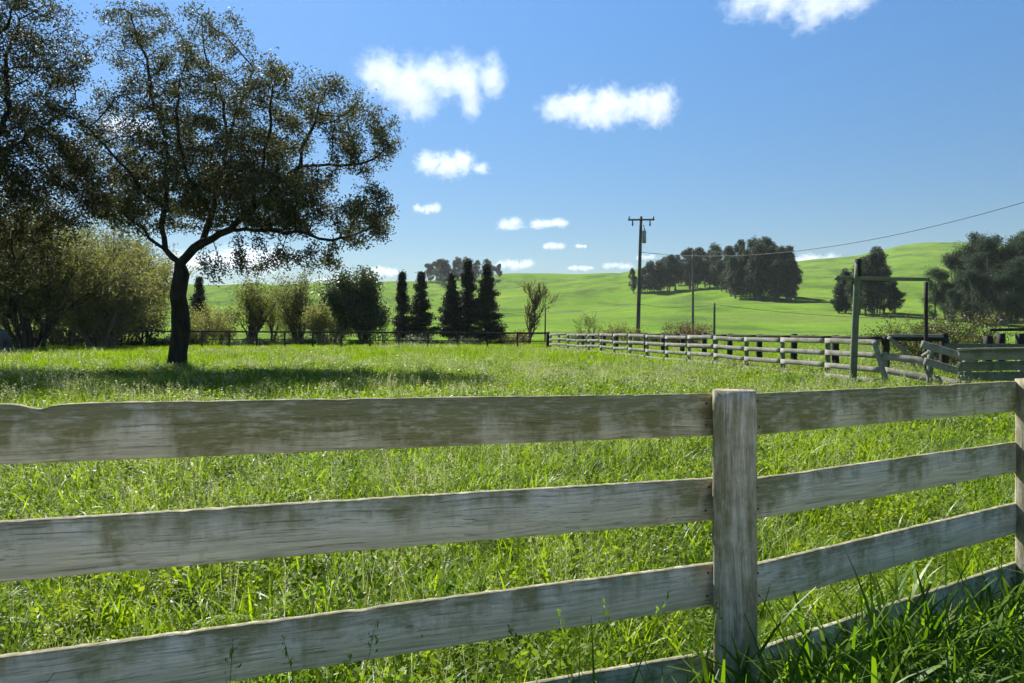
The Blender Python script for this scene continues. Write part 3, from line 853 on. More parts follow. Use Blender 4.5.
def colonize(nodes, parents, attr, D, di, dk, rng, iters=120, up=0.0):
    nodes = [np.array(p, float) for p in nodes]; parents = list(parents)
    attr = np.asarray(attr); alive = np.ones(len(attr), bool)
    for it in range(iters):
        kd = kdtree.KDTree(len(nodes))
        for i, p in enumerate(nodes): kd.insert(p, i)
        kd.balance()
        acc = {}
        for k in np.nonzero(alive)[0]:
            co_, i, dist = kd.find(attr[k])
            if dist < dk: alive[k] = False; continue
            if dist < di:
                acc.setdefault(i, []).append((attr[k] - nodes[i]) / dist)
        if not acc: break
        new = 0
        for i, vs in acc.items():
            d = np.sum(vs, axis=0) + rng.normal(0, .22, 3) * math.sqrt(len(vs)) ; d[2] += up * len(vs)
            n_ = np.linalg.norm(d)
            if n_ < 1e-6: continue
            q = nodes[i] + d / n_ * D
            if kd.find(q)[2] < D * .35: continue
            nodes.append(q); parents.append(i); new += 1
        if not new: break
    return np.array(nodes), np.array(parents)

def skeleton_mesh(name, nodes, parents, tip, expo, rmin, rfix, mat, kmax=9):
    n = len(nodes); ch = [[] for _ in range(n)]
    for i, p in enumerate(parents):
        if p >= 0: ch[p].append(i)
    r = np.zeros(n)
    for i in range(n - 1, -1, -1):
        r[i] = tip if not ch[i] else sum(r[c] ** expo for c in ch[i]) ** (1 / expo)
    for i in range(n):
        if rfix is not None and i < len(rfix): r[i] = rfix[i] if rfix[i] > 0 else r[i]
    a = Acc()
    starts = [(i, None) for i in range(n) if parents[i] < 0]
    while starts:
        i, par = starts.pop()
        chain = ([par] if par is not None else []) + [i]
        while ch[i]:
            c = max(ch[i], key=lambda k: r[k])
            for k in ch[i]:
                if k != c: starts.append((k, i))
            chain.append(c); i = c
        if len(chain) < 2: continue
        rr = r[chain].copy()
        if par is not None: rr[0] = rr[1]
        k = kmax if rr.max() > .12 else (6 if rr.max() > .05 else 4 if rr.max() > .02 else 3)
        tube_into(a, nodes[chain], np.maximum(rr, rmin), k)
    me = mesh_np(name, np.concatenate(a.v), np.concatenate(a.f), True); me.materials.append(mat)
    return me, r, ch

def poly_nodes(lines, step):
    """lines: list of (start index or None, list of points) -> nodes, parents"""
    nodes, par = [], []
    def near(p): return int(np.argmin([np.linalg.norm(np.array(q) - p) for q in nodes]))
    for pts in lines:
        pts = [np.array(p, float) for p in pts]
        last = near(pts[0]) if nodes else -1
        if not nodes:
            nodes.append(pts[0]); par.append(-1); last = 0
        cur = nodes[last]
        for q in pts[1:]:
            seg = q - cur; m = max(1, int(np.linalg.norm(seg) / step))
            for j in range(1, m + 1):
                nodes.append(cur + seg * j / m); par.append(last); last = len(nodes) - 1
            cur = q
    return nodes, par

def blob_points(blobs, D0, total, rng):
    """blobs: (px, py, rx, ry, depth offset, depth radius, weight)"""
    w_ = np.array([b[2] * b[3] * b[6] for b in blobs]); w_ /= w_.sum()
    out = []
    for b, q in zip(blobs, w_):
        k = int(total * q); c = P(b[0], b[1], D0 + b[4])
        s = D0 / F
        v = rng.normal(0, 1, (k, 3)); v /= np.linalg.norm(v, axis=1)[:, None]
        v *= rng.random((k, 1)) ** (1 / 2.6)
        out.append(c + v * np.array([b[2] * s, b[5], b[3] * s]))
    return np.concatenate(out)

def big_tree(name, label, D0, lines, blobs, n_attr, rfix_fn, leaf_n, seed, leafl=(.06, .12), sig=.20, thin=.03):
    rng = np.random.default_rng(seed)
    base = P(*lines[0][0][:2], D0); b0 = np.array([base[0], base[1], 0])
    L3 = [[P(p[0], p[1], D0 + p[2]) - b0 for p in ln] for ln in lines]
    nodes, par = poly_nodes(L3, .35)
    nodes = [p + (rng.normal(0, .035, 3) if i > 6 else 0) for i, p in enumerate(nodes)]
    nh = len(nodes)
    att = blob_points(blobs, D0, n_attr, rng) - b0
    att = att[att[:, 2] > 1.6]
    nodes, par = colonize(nodes, par, att, .27, 2.6, .36, rng, 130, .04)
    t = thing(name, label, 'tree', b0)
    rf = rfix_fn(np.array(nodes[:nh]))
    me, r, ch = skeleton_mesh('trunk', nodes, par, .010, 2.35, .008, rf, M['oak_bark'])
    obj('trunk', me, None, t)
    tips = np.array([nodes[i] for i in range(nh, len(nodes)) if r[i] < thin])
    rep = leaf_n
    # fine twigs between leaf clumps
    wgt = .78 + .75 * np.sin(tips[:, 0] * 1.9 + 1.3 * np.sin(tips[:, 1] * 1.4)) * np.cos(tips[:, 2] * 2.1 + tips[:, 1]) + .45 * np.sin(tips[:, 0] * 4.3 + tips[:, 2] * 3.7)
    wgt = np.maximum(wgt, .16) * np.interp(tips[:, 2], [0, 6.5, 8.5, 10.5, 15], [1.5, 1.5, 1.1, .75, .6])
    tips = np.repeat(tips, np.clip((wgt * rep / 4).astype(int), 0, None), axis=0)
    obj('crown', leaves_mesh('crown', tips, 4, (sig, sig, sig * .85), leafl[0], leafl[1], .48, rng, M['oak_leaf']), None, t)
    print(name, 'nodes', len(nodes), 'leaves', len(tips) * 4)
    return t

OAK_D = 27.5
def oak_r(n):
    z = n[:, 2]
    return np.where(z < 4.0, np.interp(z, [0, .4, .9, 1.6, 2.0, 2.6, 3.7, 4.0], [.42, .34, .32, .34, .33, .29, .285, .28]), 0) * (np.abs(n[:, 0]) < .8)
oak_lines = [
    [(176, 374, 0), (178, 352, 0), (181, 330, 0), (180, 308, 0), (179, 285, 0), (180, 264, 0)],
    [(180, 264, 0), (203, 243, -.2), (229, 230, -.4), (252, 210, -.3), (267, 196, 0), (283, 178, .3), (301, 165, .6)],
    [(229, 231, -.4), (262, 230, -.8), (296, 232, -1.2), (331, 240, -1.0), (352, 237, -.8), (372, 228, -.6)],
    [(301, 165, .6), (302, 147, .8), (314, 124, 1.0), (322, 104, 1.0)],
    [(301, 165, .6), (330, 166, .2), (361, 165, 0), (384, 150, -.2)],
    [(180, 264, 0), (164, 249, .1), (150, 236, .2), (128, 216, .6), (106, 196, 1.0), (90, 178, 1.2)],
    [(164, 249, .1), (163, 228, .3), (167, 200, .6), (168, 160, .8), (163, 128, 1.2), (152, 97, 1.0), (147, 60, .8), (132, 22, .4)],
    [(203, 243, -.2), (212, 215, .8), (222, 180, 1.4), (228, 145, 1.6), (222, 100, 1.6), (207, 62, 1.4)],
    [(228, 145, 1.6), (240, 105, 1.0), (252, 70, .6)],
    [(252, 210, -.3), (262, 165, -1.6), (270, 120, -2.0), (272, 85, -2.0)],
    [(147, 212, .3), (140, 190, -.8), (128, 172, -1.3), (97, 136, -1.6), (70, 112, -1.6)],
    [(212, 215, .8), (190, 180, -1.8), (175, 130, -2.6), (180, 80, -2.4)],
]
oak_blobs = [
    (228, 145, 85, 62, 0, 3.6, .9), (285, 203, 52, 36, -.5, 2.4, 1.7), (230, 195, 70, 34, .2, 3.0, 1.3), (362, 140, 38, 38, 0, 1.8, .8),
    (366, 217, 30, 32, -.8, 1.6, 1.4), (148, 50, 42, 52, .6, 2.6, .7), (215, 60, 45, 50, .8, 2.8, .8),
    (120, 178, 50, 50, .6, 2.4, 1.3), (288, 100, 45, 40, -.4, 2.6, .75), (335, 108, 38, 36, .6, 2.0, .6), (150, 110, 45, 40, 0, 2.4, .7),
    (150, 208, 45, 30, .3, 2.2, 1.2), (240, 175, 70, 40, .2, 3.0, 1.0), (290, 262, 60, 12, -.4, 2, .35), (225, 268, 25, 14, -1, 1.4, .25), (396, 140, 14, 24, 0, .8, .5),
]
big_tree('oak_tree', 'large dark spreading oak with a forked trunk standing alone in the meadow', OAK_D, oak_lines, oak_blobs, 6500, oak_r, 46, 101, (.07, .14), .15)

LT_D = 25.0
left_lines = [
    [(-95, 384, 0), (-92, 340, 0), (-96, 290, 0), (-90, 240, 0)],
    [(-90, 240, 0), (-60, 200, -.6), (-20, 165, -1), (20, 140, -1.2), (52, 118, -1.0)],
    [(-90, 240, 0), (-75, 170, .6), (-50, 100, .8), (-15, 50, .8), (12, 20, .6)],
    [(-15, 165, -1), (10, 110, 0), (5, 60, .6), (20, 20, 1)],
    [(-60, 200, -.6), (-15, 225, .6), (25, 235, 1)],
    [(-90, 240, 0), (-120, 150, 0), (-130, 60, 0), (-120, -60, 0)],
    [(-50, 100, .8), (-60, 20, 0), (-40, -70, 0)],
]
left_blobs = [
    (28, 40, 55, 60, .4, 2.6, 1.0), (-30, 60, 70, 80, 0, 3.2, .9), (22, 150, 56, 42, -.4, 2.4, 1.1), (45, 200, 58, 42, .4, 2.2, 1.2), (8, 255, 46, 44, .6, 2.0, 1.2),
    (70, 120, 30, 26, -.6, 1.6, .5), (-120, 80, 90, 130, 0, 3.6, .5), (-60, -60, 90, 60, 0, 3.2, .5), (-70, 220, 60, 50, 0, 2.4, .5), (64, 60, 26, 30, 0, 1.6, .5),
]
def left_r(n):
    z = n[:, 2]
    return np.where(z < 4.6, np.interp(z, [0, .5, 2, 4.6], [.42, .34, .30, .24]), 0) * (np.abs(n[:, 0]) < .6)
big_tree('oak_tree', 'dark oak cut off by the left edge, its branches reaching in at top left', LT_D, left_lines, left_blobs, 6000, left_r, 44, 202, (.07, .14), .16)

# ---- smaller trees and shrubs by recursive branching
def rec_tree(rng, stems, h, spread, r0, levels=3, kids=(4, 7), up=.35, wig=.16, lean=(0, 0), start=0.0, length=None):
    """returns polylines [(pts, radii)], twig points"""
    out, tips = [], []
    def grow(p, d, L, r, lev):
        n = 7 if lev > 1 else 5
        pts = [p]; dirs = [d]
        for i in range(n):
            d = d + rng.normal(0, wig, 3); d[2] += up * .18; d /= np.linalg.norm(d)
            p = p + d * L / n; pts.append(p); dirs.append(d)
        rad = r * np.linspace(1, .35, n + 1)
        out.append((np.array(pts), rad))
        if lev == 0:
            tips.extend(pts[1:]); return
        tips.append(pts[-1])
        for k in range(rng.integers(*kids)):
            i = rng.integers(1, n + 1)
            q = rng.normal(0, 1, 3); q -= dirs[i] * q.dot(dirs[i]); q /= np.linalg.norm(q)
            a = rng.uniform(.45, .95)
            dd = dirs[i] * math.cos(a) + q * math.sin(a); dd[2] += up * .4; dd /= np.linalg.norm(dd)
            grow(pts[i], dd, L * rng.uniform(.42, .68), rad[i] * rng.uniform(.5, .75), lev - 1)
    for s in range(stems):
        a = 2 * PI * (s + rng.uniform(-.3, .3)) / stems; sp = spread * rng.uniform(.4, 1)
        d = np.array([math.cos(a) * sp + lean[0], math.sin(a) * sp + lean[1], 1.0]); d /= np.linalg.norm(d)
        grow(np.array([math.cos(a), math.sin(a), 0]) * start * rng.random(), d, (length or h * .62) * rng.uniform(.8, 1.1), r0 * rng.uniform(.75, 1.1), levels)
    return out, np.array(tips)

def shrub(name, label, cat, px, py_base, d, h_px, stems, spread, r0, leaf, bark, n=6, sig=.25, ll=(.12, .25), asp=.4, levels=2, kids=(4, 7), up=.35, lean=(0, 0), seed=1, start=.3, group=None, width=1.0, droop=0, wig=.16, rmin=.012):
    rng = np.random.default_rng(seed)
    x = (px - CX) / F * d; z = hz(x, d); h = h_px / F * d
    pl, tips = rec_tree(rng, stems, h, spread, r0, levels, kids, up, wig, lean, start)
    top = np.percentile(tips[:, 2], 99); k = h / max(top, .1)
    S = np.array([k * width, k * width, k])
    a = Acc()
    for pts, rad in pl:
        m = rad.max(); tube_into(a, pts * S, np.maximum(rad, rmin), 7 if m > .08 else 4 if m > .03 else 3)
    t = thing(name, label, cat, (x, d, z - .03), group)
    me = mesh_np('stems', np.concatenate(a.v), np.concatenate(a.f), True); me.materials.append(bark)
    obj('stems' if stems > 2 else 'trunk', me, None, t)
    if n:
        obj('crown', leaves_mesh('crown', tips * S, n, sig, ll[0], ll[1], asp, rng, leaf, droop), None, t)
    return t

W = M['willow_leaf']
shrub('willow', 'big olive multi-stemmed willow thicket left of the oak trunk', 'tree', 103, 338, 59, 104, 15, .55, .16, W, M['pale_bark'], n=5, sig=.28, ll=(.14, .32), levels=2, kids=(7, 11), seed=3, start=.9, width=1.15)
shrub('willow', 'olive bushy willow at the left edge under the overhanging oak', 'tree', 30, 338, 52, 148, 11, .5, .15, W, M['dark_bark'], n=8, sig=.28, ll=(.14, .32), levels=2, kids=(7, 11), seed=4, start=.8, width=.9)
shrub('willow', 'yellowish willow behind the thicket just left of the oak trunk', 'tree', 142, 336, 70, 92, 5, .4, .14, M['yellow_leaf'], M['dark_bark'], n=8, sig=.28, ll=(.15, .34), levels=2, kids=(6, 9), seed=5, start=.6, width=.9)
shrub('willow', 'shaded willow at the far left edge of the fence', 'tree', -25, 336, 60, 110, 8, .5, .15, W, M['dark_bark'], n=8, sig=.28, ll=(.15, .34), levels=2, kids=(6, 9), seed=14, start=.8, width=1.1)
shrub('willow', 'low grey-olive willow scrub behind the fence between two willows', 'shrub', 66, 337, 66, 60, 9, .6, .10, W, M['pale_bark'], n=5, sig=.28, ll=(.15, .34), levels=2, kids=(5, 8), seed=15, start=1.2, width=1.3)
shrub('willow', 'tall olive willow standing behind the thicket at the left', 'tree', 58, 336, 72, 128, 9, .5, .16, W, M['dark_bark'], n=8, sig=.28, ll=(.15, .34), levels=2, kids=(7, 11), seed=16, start=.9, width=.95)
shrub('willow', 'tall olive willow filling the gap behind the thicket near the oak trunk', 'tree', 122, 336, 76, 108, 9, .5, .15, W, M['dark_bark'], n=8, sig=.28, ll=(.15, .34), levels=2, kids=(7, 11), seed=17, start=.9, width=.95)
shrub('alder', 'loose yellow-green tree with two dark leaning stems behind the back fence', 'tree', 248, 336, 70, 66, 2, .3, .22, M['yellow_leaf'], M['dark_bark'], n=5, sig=.35, ll=(.16, .3), levels=3, kids=(4, 6), lean=(.25, 0), seed=6, start=.4, width=1.0)
shrub('alder', 'tall fan-shaped green tree behind the back fence', 'tree', 297, 336, 74, 72, 7, .32, .13, M['willow_leaf'], M['dark_bark'], n=5, sig=.34, ll=(.16, .3), levels=2, kids=(5, 8), seed=7, start=.5, width=.8)
shrub('alder', 'small yellow-green tree in front of the hill between two taller ones', 'tree', 272, 336, 80, 52, 3, .4, .13, M['yellow_leaf'], M['dark_bark'], n=5, sig=.4, ll=(.16, .3), levels=2, kids=(5, 8), seed=8, start=.4, width=.9)
shrub('shrub', 'grey-green twiggy shrub left of the round dark tree', 'shrub', 327, 336, 70, 42, 10, .55, .08, W, M['pale_bark'], n=8, sig=.3, ll=(.14, .26), levels=2, kids=(4, 7), seed=9, start=.8, width=1.1)
shrub('round_tree', 'dark round-headed evergreen tree left of the conifers', 'tree', 363, 336, 71, 70, 3, .34, .22, M['dark_leaf'], M['dark_bark'], n=12, sig=.42, ll=(.18, .34), asp=.5, levels=3, kids=(5, 7), seed=10, start=.3, width=.82, up=.25)
shrub('shrub', 'small bare shrub under the edge of the round dark tree', 'shrub', 383, 336, 69, 32, 3, .5, .07, W, M['dark_bark'], n=2, sig=.25, ll=(.14, .26), levels=2, kids=(4, 7), seed=12, start=.3)
shrub('shrub', 'grey-olive shrub behind the fence just right of the oak trunk', 'shrub', 208, 336, 72, 38, 9, .6, .07, W, M['pale_bark'], n=8, sig=.3, ll=(.14, .26), levels=2, kids=(4, 7), seed=13, start=.8, width=1.2)
GS = 'low scrub along the back fence line'
LS = 'low dark scrub growing along the far fence line'
sp = shrub('scrub', LS, 'scrub', 20, 335, 68, 17, 11, .8, .05, M['dark_leaf'], M['dark_bark'], n=3, sig=.26, ll=(.12, .26), levels=2, kids=(4, 7), seed=41, start=1.3, group=GS, width=1.7)
rs = np.random.default_rng(43)
for px in list(range(52, 500, 26)) + [566, 600, 655, 668, 735, 752, 775, 800, 822, 842, 872]:
    d = rs.uniform(66, 78) if px < 520 else rs.uniform(84, 92); x = (px + rs.uniform(-8, 8) - CX) / F * d
    k = rs.uniform(.25, .75) if px < 520 else rs.uniform(.3, .6)
    dup(sp, (x, d, hz(x, d) - .05), rs.uniform(0, 6), (k * 1.2, k * 1.2, k), LS, GS)
shrub('bare_tree', 'leafless tree leaning right beside the thin grey pole', 'tree', 529, 335, 79, 62, 1, .12, .24, W, M['dark_bark'], n=1, sig=.2, ll=(.1, .2), levels=3, kids=(6, 10), lean=(.38, 0), seed=22, start=.1, up=.5, width=.85, rmin=.02)
shrub('shrub', 'reddish brown low bush at the foot of the leaning bare tree', 'shrub', 516, 335, 77, 13, 10, .9, .05, M['red_twig'], M['dark_bark'], n=8, sig=.25, ll=(.14, .26), levels=1, kids=(4, 7), seed=23, start=1.2, width=1.6)
shrub('bare_tree', 'small pale bare tree between leaning tree and tall utility pole', 'tree', 588, 336, 68, 32, 5, .5, .07, W, M['pale_bark'], n=1, sig=.2, ll=(.1, .2), levels=2, kids=(5, 8), seed=24, start=.5, rmin=.014, width=1.1)
shrub('shrub', 'grey leafless bush at the foot of the tall utility pole', 'shrub', 626, 336, 66, 22, 12, .7, .05, W, M['pale_bark'], n=2, sig=.2, ll=(.1, .2), levels=2, kids=(4, 7), seed=25, start=.9, rmin=.014, width=1.2)
shrub('shrub', 'brownish twiggy bush at the foot of the slim pole', 'shrub', 686, 337, 63, 24, 12, .8, .05, M['red_twig'], M['pale_bark'], n=3, sig=.2, ll=(.1, .2), levels=2, kids=(4, 7), seed=26, start=.9, rmin=.014, width=1.25)
shrub('pen_bush', 'arching olive-green bush growing in the pen in front of the right grove', 'bush', 945, 352, 27, 56, 16, .95, .035, M['olive_leaf'], M['dark_bark'], n=8, sig=.10, ll=(.04, .10), levels=2, kids=(5, 8), seed=27, start=.9, rmin=.008, width=1.1, up=.12)

def conifer(name, label, px, d, top_py, w_px, seed, group=None):
    rng = np.random.default_rng(seed)
    x = (px - CX) / F * d; z0 = hz(x, d); h = P(px, top_py, d)[2] - z0; rw = w_px * .66 / F * d
    t = thing(name, label, 'conifer', (x, d, z0), group)
    s = np.linspace(0, 1, 8)
    obj('trunk', tube_mesh('trunk', np.stack([.05 * np.sin(s * 5), 0 * s, h * s - .05], -1), .16 * (1 - .93 * s), 7), M['dark_bark'], t)
    cs = []; a = Acc(); nb = int(h * 26)
    for i in range(nb):
        u = rng.uniform(.05, 1) ** .9; z = h * u
        L = rw * (1 - u) ** .9 * rng.uniform(.6, 1.18) * (.86 + .14 * math.sin(u * 40)) + .12
        if u < .14: L *= .7 + u * 2
        az = rng.uniform(0, 2 * PI)
        q = np.linspace(0, 1, 7)
        pts = np.stack([np.cos(az) * L * q, np.sin(az) * L * q, z + L * (.28 * q * (1 - u) - .42 * q ** 1.5 + .30 * q ** 3)], -1)
        tube_into(a, pts, .022 * (1 - .8 * q), 3)
        m = max(4, int(L * 12))
        tt = rng.uniform(.12, 1.05, m)
        cs.append(np.stack([np.interp(tt, q, pts[:, k]) for k in range(3)], -1))
    cs = np.concatenate(cs)
    lv = leaves_mesh('crown', cs, 15, (.16, .16, .12), .12, .28, .34, rng, M['pine_leaf'], .5)
    obj('branches', mesh_np('branches', np.concatenate(a.v), np.concatenate(a.f)), M['dark_bark'], t)
    obj('crown', lv, None, t)
conifer('conifer', 'leftmost slim dark conifer of the row, beside the round tree', 402, 78, 273, 21, 1)
conifer('conifer', 'second dark conifer from the left, wider than its slim neighbour', 421, 78, 273, 29, 2)
conifer('conifer', 'dark conifer at the left of the tight group of three', 452, 77, 274, 29, 3)
conifer('conifer', 'tallest dark conifer in the middle of the group of three', 468, 79, 260, 32, 4)
conifer('conifer', 'dark wide conifer at the right of the group of three', 487, 77, 266, 34, 5)
conifer('conifer', 'small dark conifer seen just right of the oak trunk', 199, 84, 278, 24, 6)

# eucalyptus: a few built, then copied
def eucalyptus(label, seed, h, rw, nleaf=8, leafs=(.35, .8), low=.12, group=None):
    rng = np.random.default_rng(seed)
    t = thing('eucalyptus_tree', label, 'tree', (0, 0, 0), group)
    a = Acc(); cs = []
    for s in range(rng.integers(2, 4)):
        hs_ = h * (1.0 if s == 0 else rng.uniform(.68, .95)); x0 = rng.normal(0, .28 * rw, 2); lean = rng.normal(0, .06, 2)
        q = np.linspace(0, 1, 9)
        tr = np.stack([x0[0] + lean[0] * hs_ * q + .25 * np.sin(q * 6 + s), x0[1] + lean[1] * hs_ * q, hs_ * .97 * q - .1], -1)
        tube_into(a, tr, .36 * (1 - .85 * q), 6)
        for i in range(17):
            u = rng.uniform(low, 1.0) if i > 2 else rng.uniform(.85, 1)
            b = np.array([np.interp(u, q, tr[:, k]) for k in range(3)])
            az = rng.uniform(0, 2 * PI); L = rw * rng.uniform(.25, 1.0) * (1.12 - .8 * abs(u - .38) / .62)
            e = b + np.array([math.cos(az) * L, math.sin(az) * L, L * rng.uniform(.5, 1.5)])
            m = (b + e) / 2 + rng.normal(0, .25, 3)
            br = np.array([b, m, e]); tube_into(a, br, np.array([.13, .09, .03]), 4)
            for k in range(rng.integers(3, 6)):
                c = e + rng.normal(0, 1, 3) * np.array([.2, .2, .3]) * rw * .6
                cs.append(c + rng.normal(0, 1, (12, 3)) * rw * np.array([.10, .10, .13]))
            cs.append(m + rng.normal(0, 1, (9, 3)) * rw * .12)
    cs = np.concatenate(cs)
    cs = cs[(cs[:, 2] > h * low * .6) & (cs[:, 2] < h * 1.06)]
    me = mesh_np('trunk', np.concatenate(a.v), np.concatenate(a.f), True)
    obj('trunk', me, M['euc_bark'], t)
    obj('crown', leaves_mesh('crown', cs, nleaf, rw * .09, leafs[0], leafs[1], .45, rng, M['euc_leaf'], .5), None, t)
    return t
G1 = 'eucalyptus trees of the long hillside grove'; L1 = 'dark eucalyptus tree packed into the long grove on the hillside'
protos = [eucalyptus(L1, 300 + i, 22, 4.2, group=G1, low=.10) for i in range(5)]
used = [False] * 5
re_ = np.random.default_rng(77)
def place_euc(px, py, h_px, label, group, dlo=120, dd=0, k=None, wide=1.0):
    k = re_.integers(0, 5) if k is None else k
    x, y, z = ground_hit(px, py, dlo)
    y += dd; x = (px - CX) / F * y; z = hz(x, y)
    s = (h_px / F * y) / 22.0
    loc = (x, y, z - .2); rz = re_.uniform(0, 2 * PI)
    if not used[k]:
        used[k] = True; r = protos[k]; r.location = loc; r.rotation_euler = (0, 0, rz); r.scale = (s * wide, s * wide, s)
        r['label'] = label; r['group'] = group; return r
    return dup(protos[k], loc, rz, (s * wide, s * wide, s), label, group)
# long grove
gx = [641, 646, 652, 660, 668, 677, 686, 695, 704, 713, 721, 729, 737, 745, 753, 761, 769, 777, 785, 791]
gb = [292, 292, 292, 291.5, 291, 290, 289, 288, 288, 290, 292, 294, 296, 297, 298, 299, 299.5, 300, 300, 298]
gt = [273, 268, 264, 262, 260, 258, 256, 254, 253, 253, 252, 249, 246, 247, 250, 247, 248, 250, 252, 260]
for x_, b_, t_ in zip(gx, gb, gt):
    place_euc(x_, b_, b_ - t_ + 2 + re_.uniform(-5, 3.5), L1, G1, wide=1.35 if x_ < 715 else .95)
for x_, b_, t_ in zip(gx[1::2], gb[1::2], gt[1::2]):
    place_euc(x_ + 3, b_ - 2, b_ - t_ - 1 + re_.uniform(-4, 4), L1, G1, dd=14, wide=1.3 if x_ < 715 else 1.0)
for x_, b_, hp in ((797, 300, 33), (789, 301, 40), (770, 301, 42), (742, 298, 40)):
    place_euc(x_, b_, hp, L1, G1, wide=1.3)
place_euc(634, 293, 24, 'small eucalyptus standing apart at the left end of the long grove', 'single eucalyptus', wide=.9)
# ridge grove behind the conifers
G2 = 'eucalyptus trees on the left ridge'; L2 = 'hazy eucalyptus tree in the small grove on the ridge behind the conifers'
for x_, b_, hp in ((430, 281, 15), (438, 282, 18), (444, 284, 22), (451, 280, 14), (459, 279, 19), (467, 279, 19), (475, 279, 16), (486, 279, 17), (493, 278, 14), (498, 277, 11)):
    place_euc(x_, b_ + 1, hp + 3, L2, G2, 300, wide=1.3)
# clump on the slope
G3 = 'eucalyptus trees of the clump behind the gate frame'; L3 = 'eucalyptus tree in the isolated clump behind the tall gate frame'
for x_, b_, hp, wd in ((846, 313, 42, 1.0), (856, 315, 55, .9), (865, 316, 66, .8), (874, 316, 60, .85), (883, 314, 44, .9), (869, 313, 50, 1.0), (837, 313, 30, 1.2), (891, 314, 32, 1.2)):
    place_euc(x_, b_, hp, L3, G3, 120, wide=wd * 1.25)
# grove at the right edge
protos2 = [eucalyptus('dark eucalyptus tree in the broad grove at the right edge', 400 + i, 22, 4.8, 12, (.22, .5), .05) for i in range(3)]
G4 = 'eucalyptus trees of the right edge grove'
used2 = [False] * 3
for i, (x_, b_, t_, dd) in enumerate(((944, 322, 268, 0), (956, 324, 256, 4), (968, 325, 258, -6), (980, 325, 245, 5), (993, 326, 241, -4), (1005, 326, 237, 3), (1018, 327, 234, -3), (1032, 327, 236, 4), (1048, 327, 240, 0), (1068, 327, 246, 0), (975, 326, 272, -14), (1000, 327, 262, -16), (1024, 328, 262, -15), (952, 325, 290, -12))):
    d = 165 + dd; x = (x_ - CX) / F * d; z = hz(x, d); s = (P(x_, t_, d)[2] - z) / 22.0; k = i % 3
    lab = 'dark eucalyptus tree in the broad grove at the right edge'
    if not used2[k]:
        used2[k] = True; r = protos2[k]; r.location = (x, d, z - .2); r.scale = (s * 1.05, s * 1.05, s); r['group'] = G4
    else:
        dup(protos2[k], (x, d, z - .2), re_.uniform(0, 6), (s * 1.05, s * 1.05, s), lab, G4)

# rock at the left edge with rank grass beside it
def rock():
    rng = np.random.default_rng(91)
    import bmesh
    bm = bmesh.new(); bmesh.ops.create_icosphere(bm, subdivisions=4, radius=1)
    for v in bm.verts:
        c = v.co
        f = 1 + .22 * math.sin(c.x * 3 + 1) * math.cos(c.y * 4) + .13 * math.sin(c.z * 6 + c.x * 5) + .05 * math.sin(c.y * 13 + c.z * 11)
        v.co = Vector((c.x * 1.15, c.y * .9, c.z * .95)) * f
    me = bpy.data.meshes.new('boulder'); bm.to_mesh(me); bm.free()
    p = P(-9, 0, 45)
    o = obj('boulder', me, M['rock'], None, (p[0], p[1], .55)); tag(o, 'grey boulder in the grass at the left edge below the willow', 'boulder')
rock()

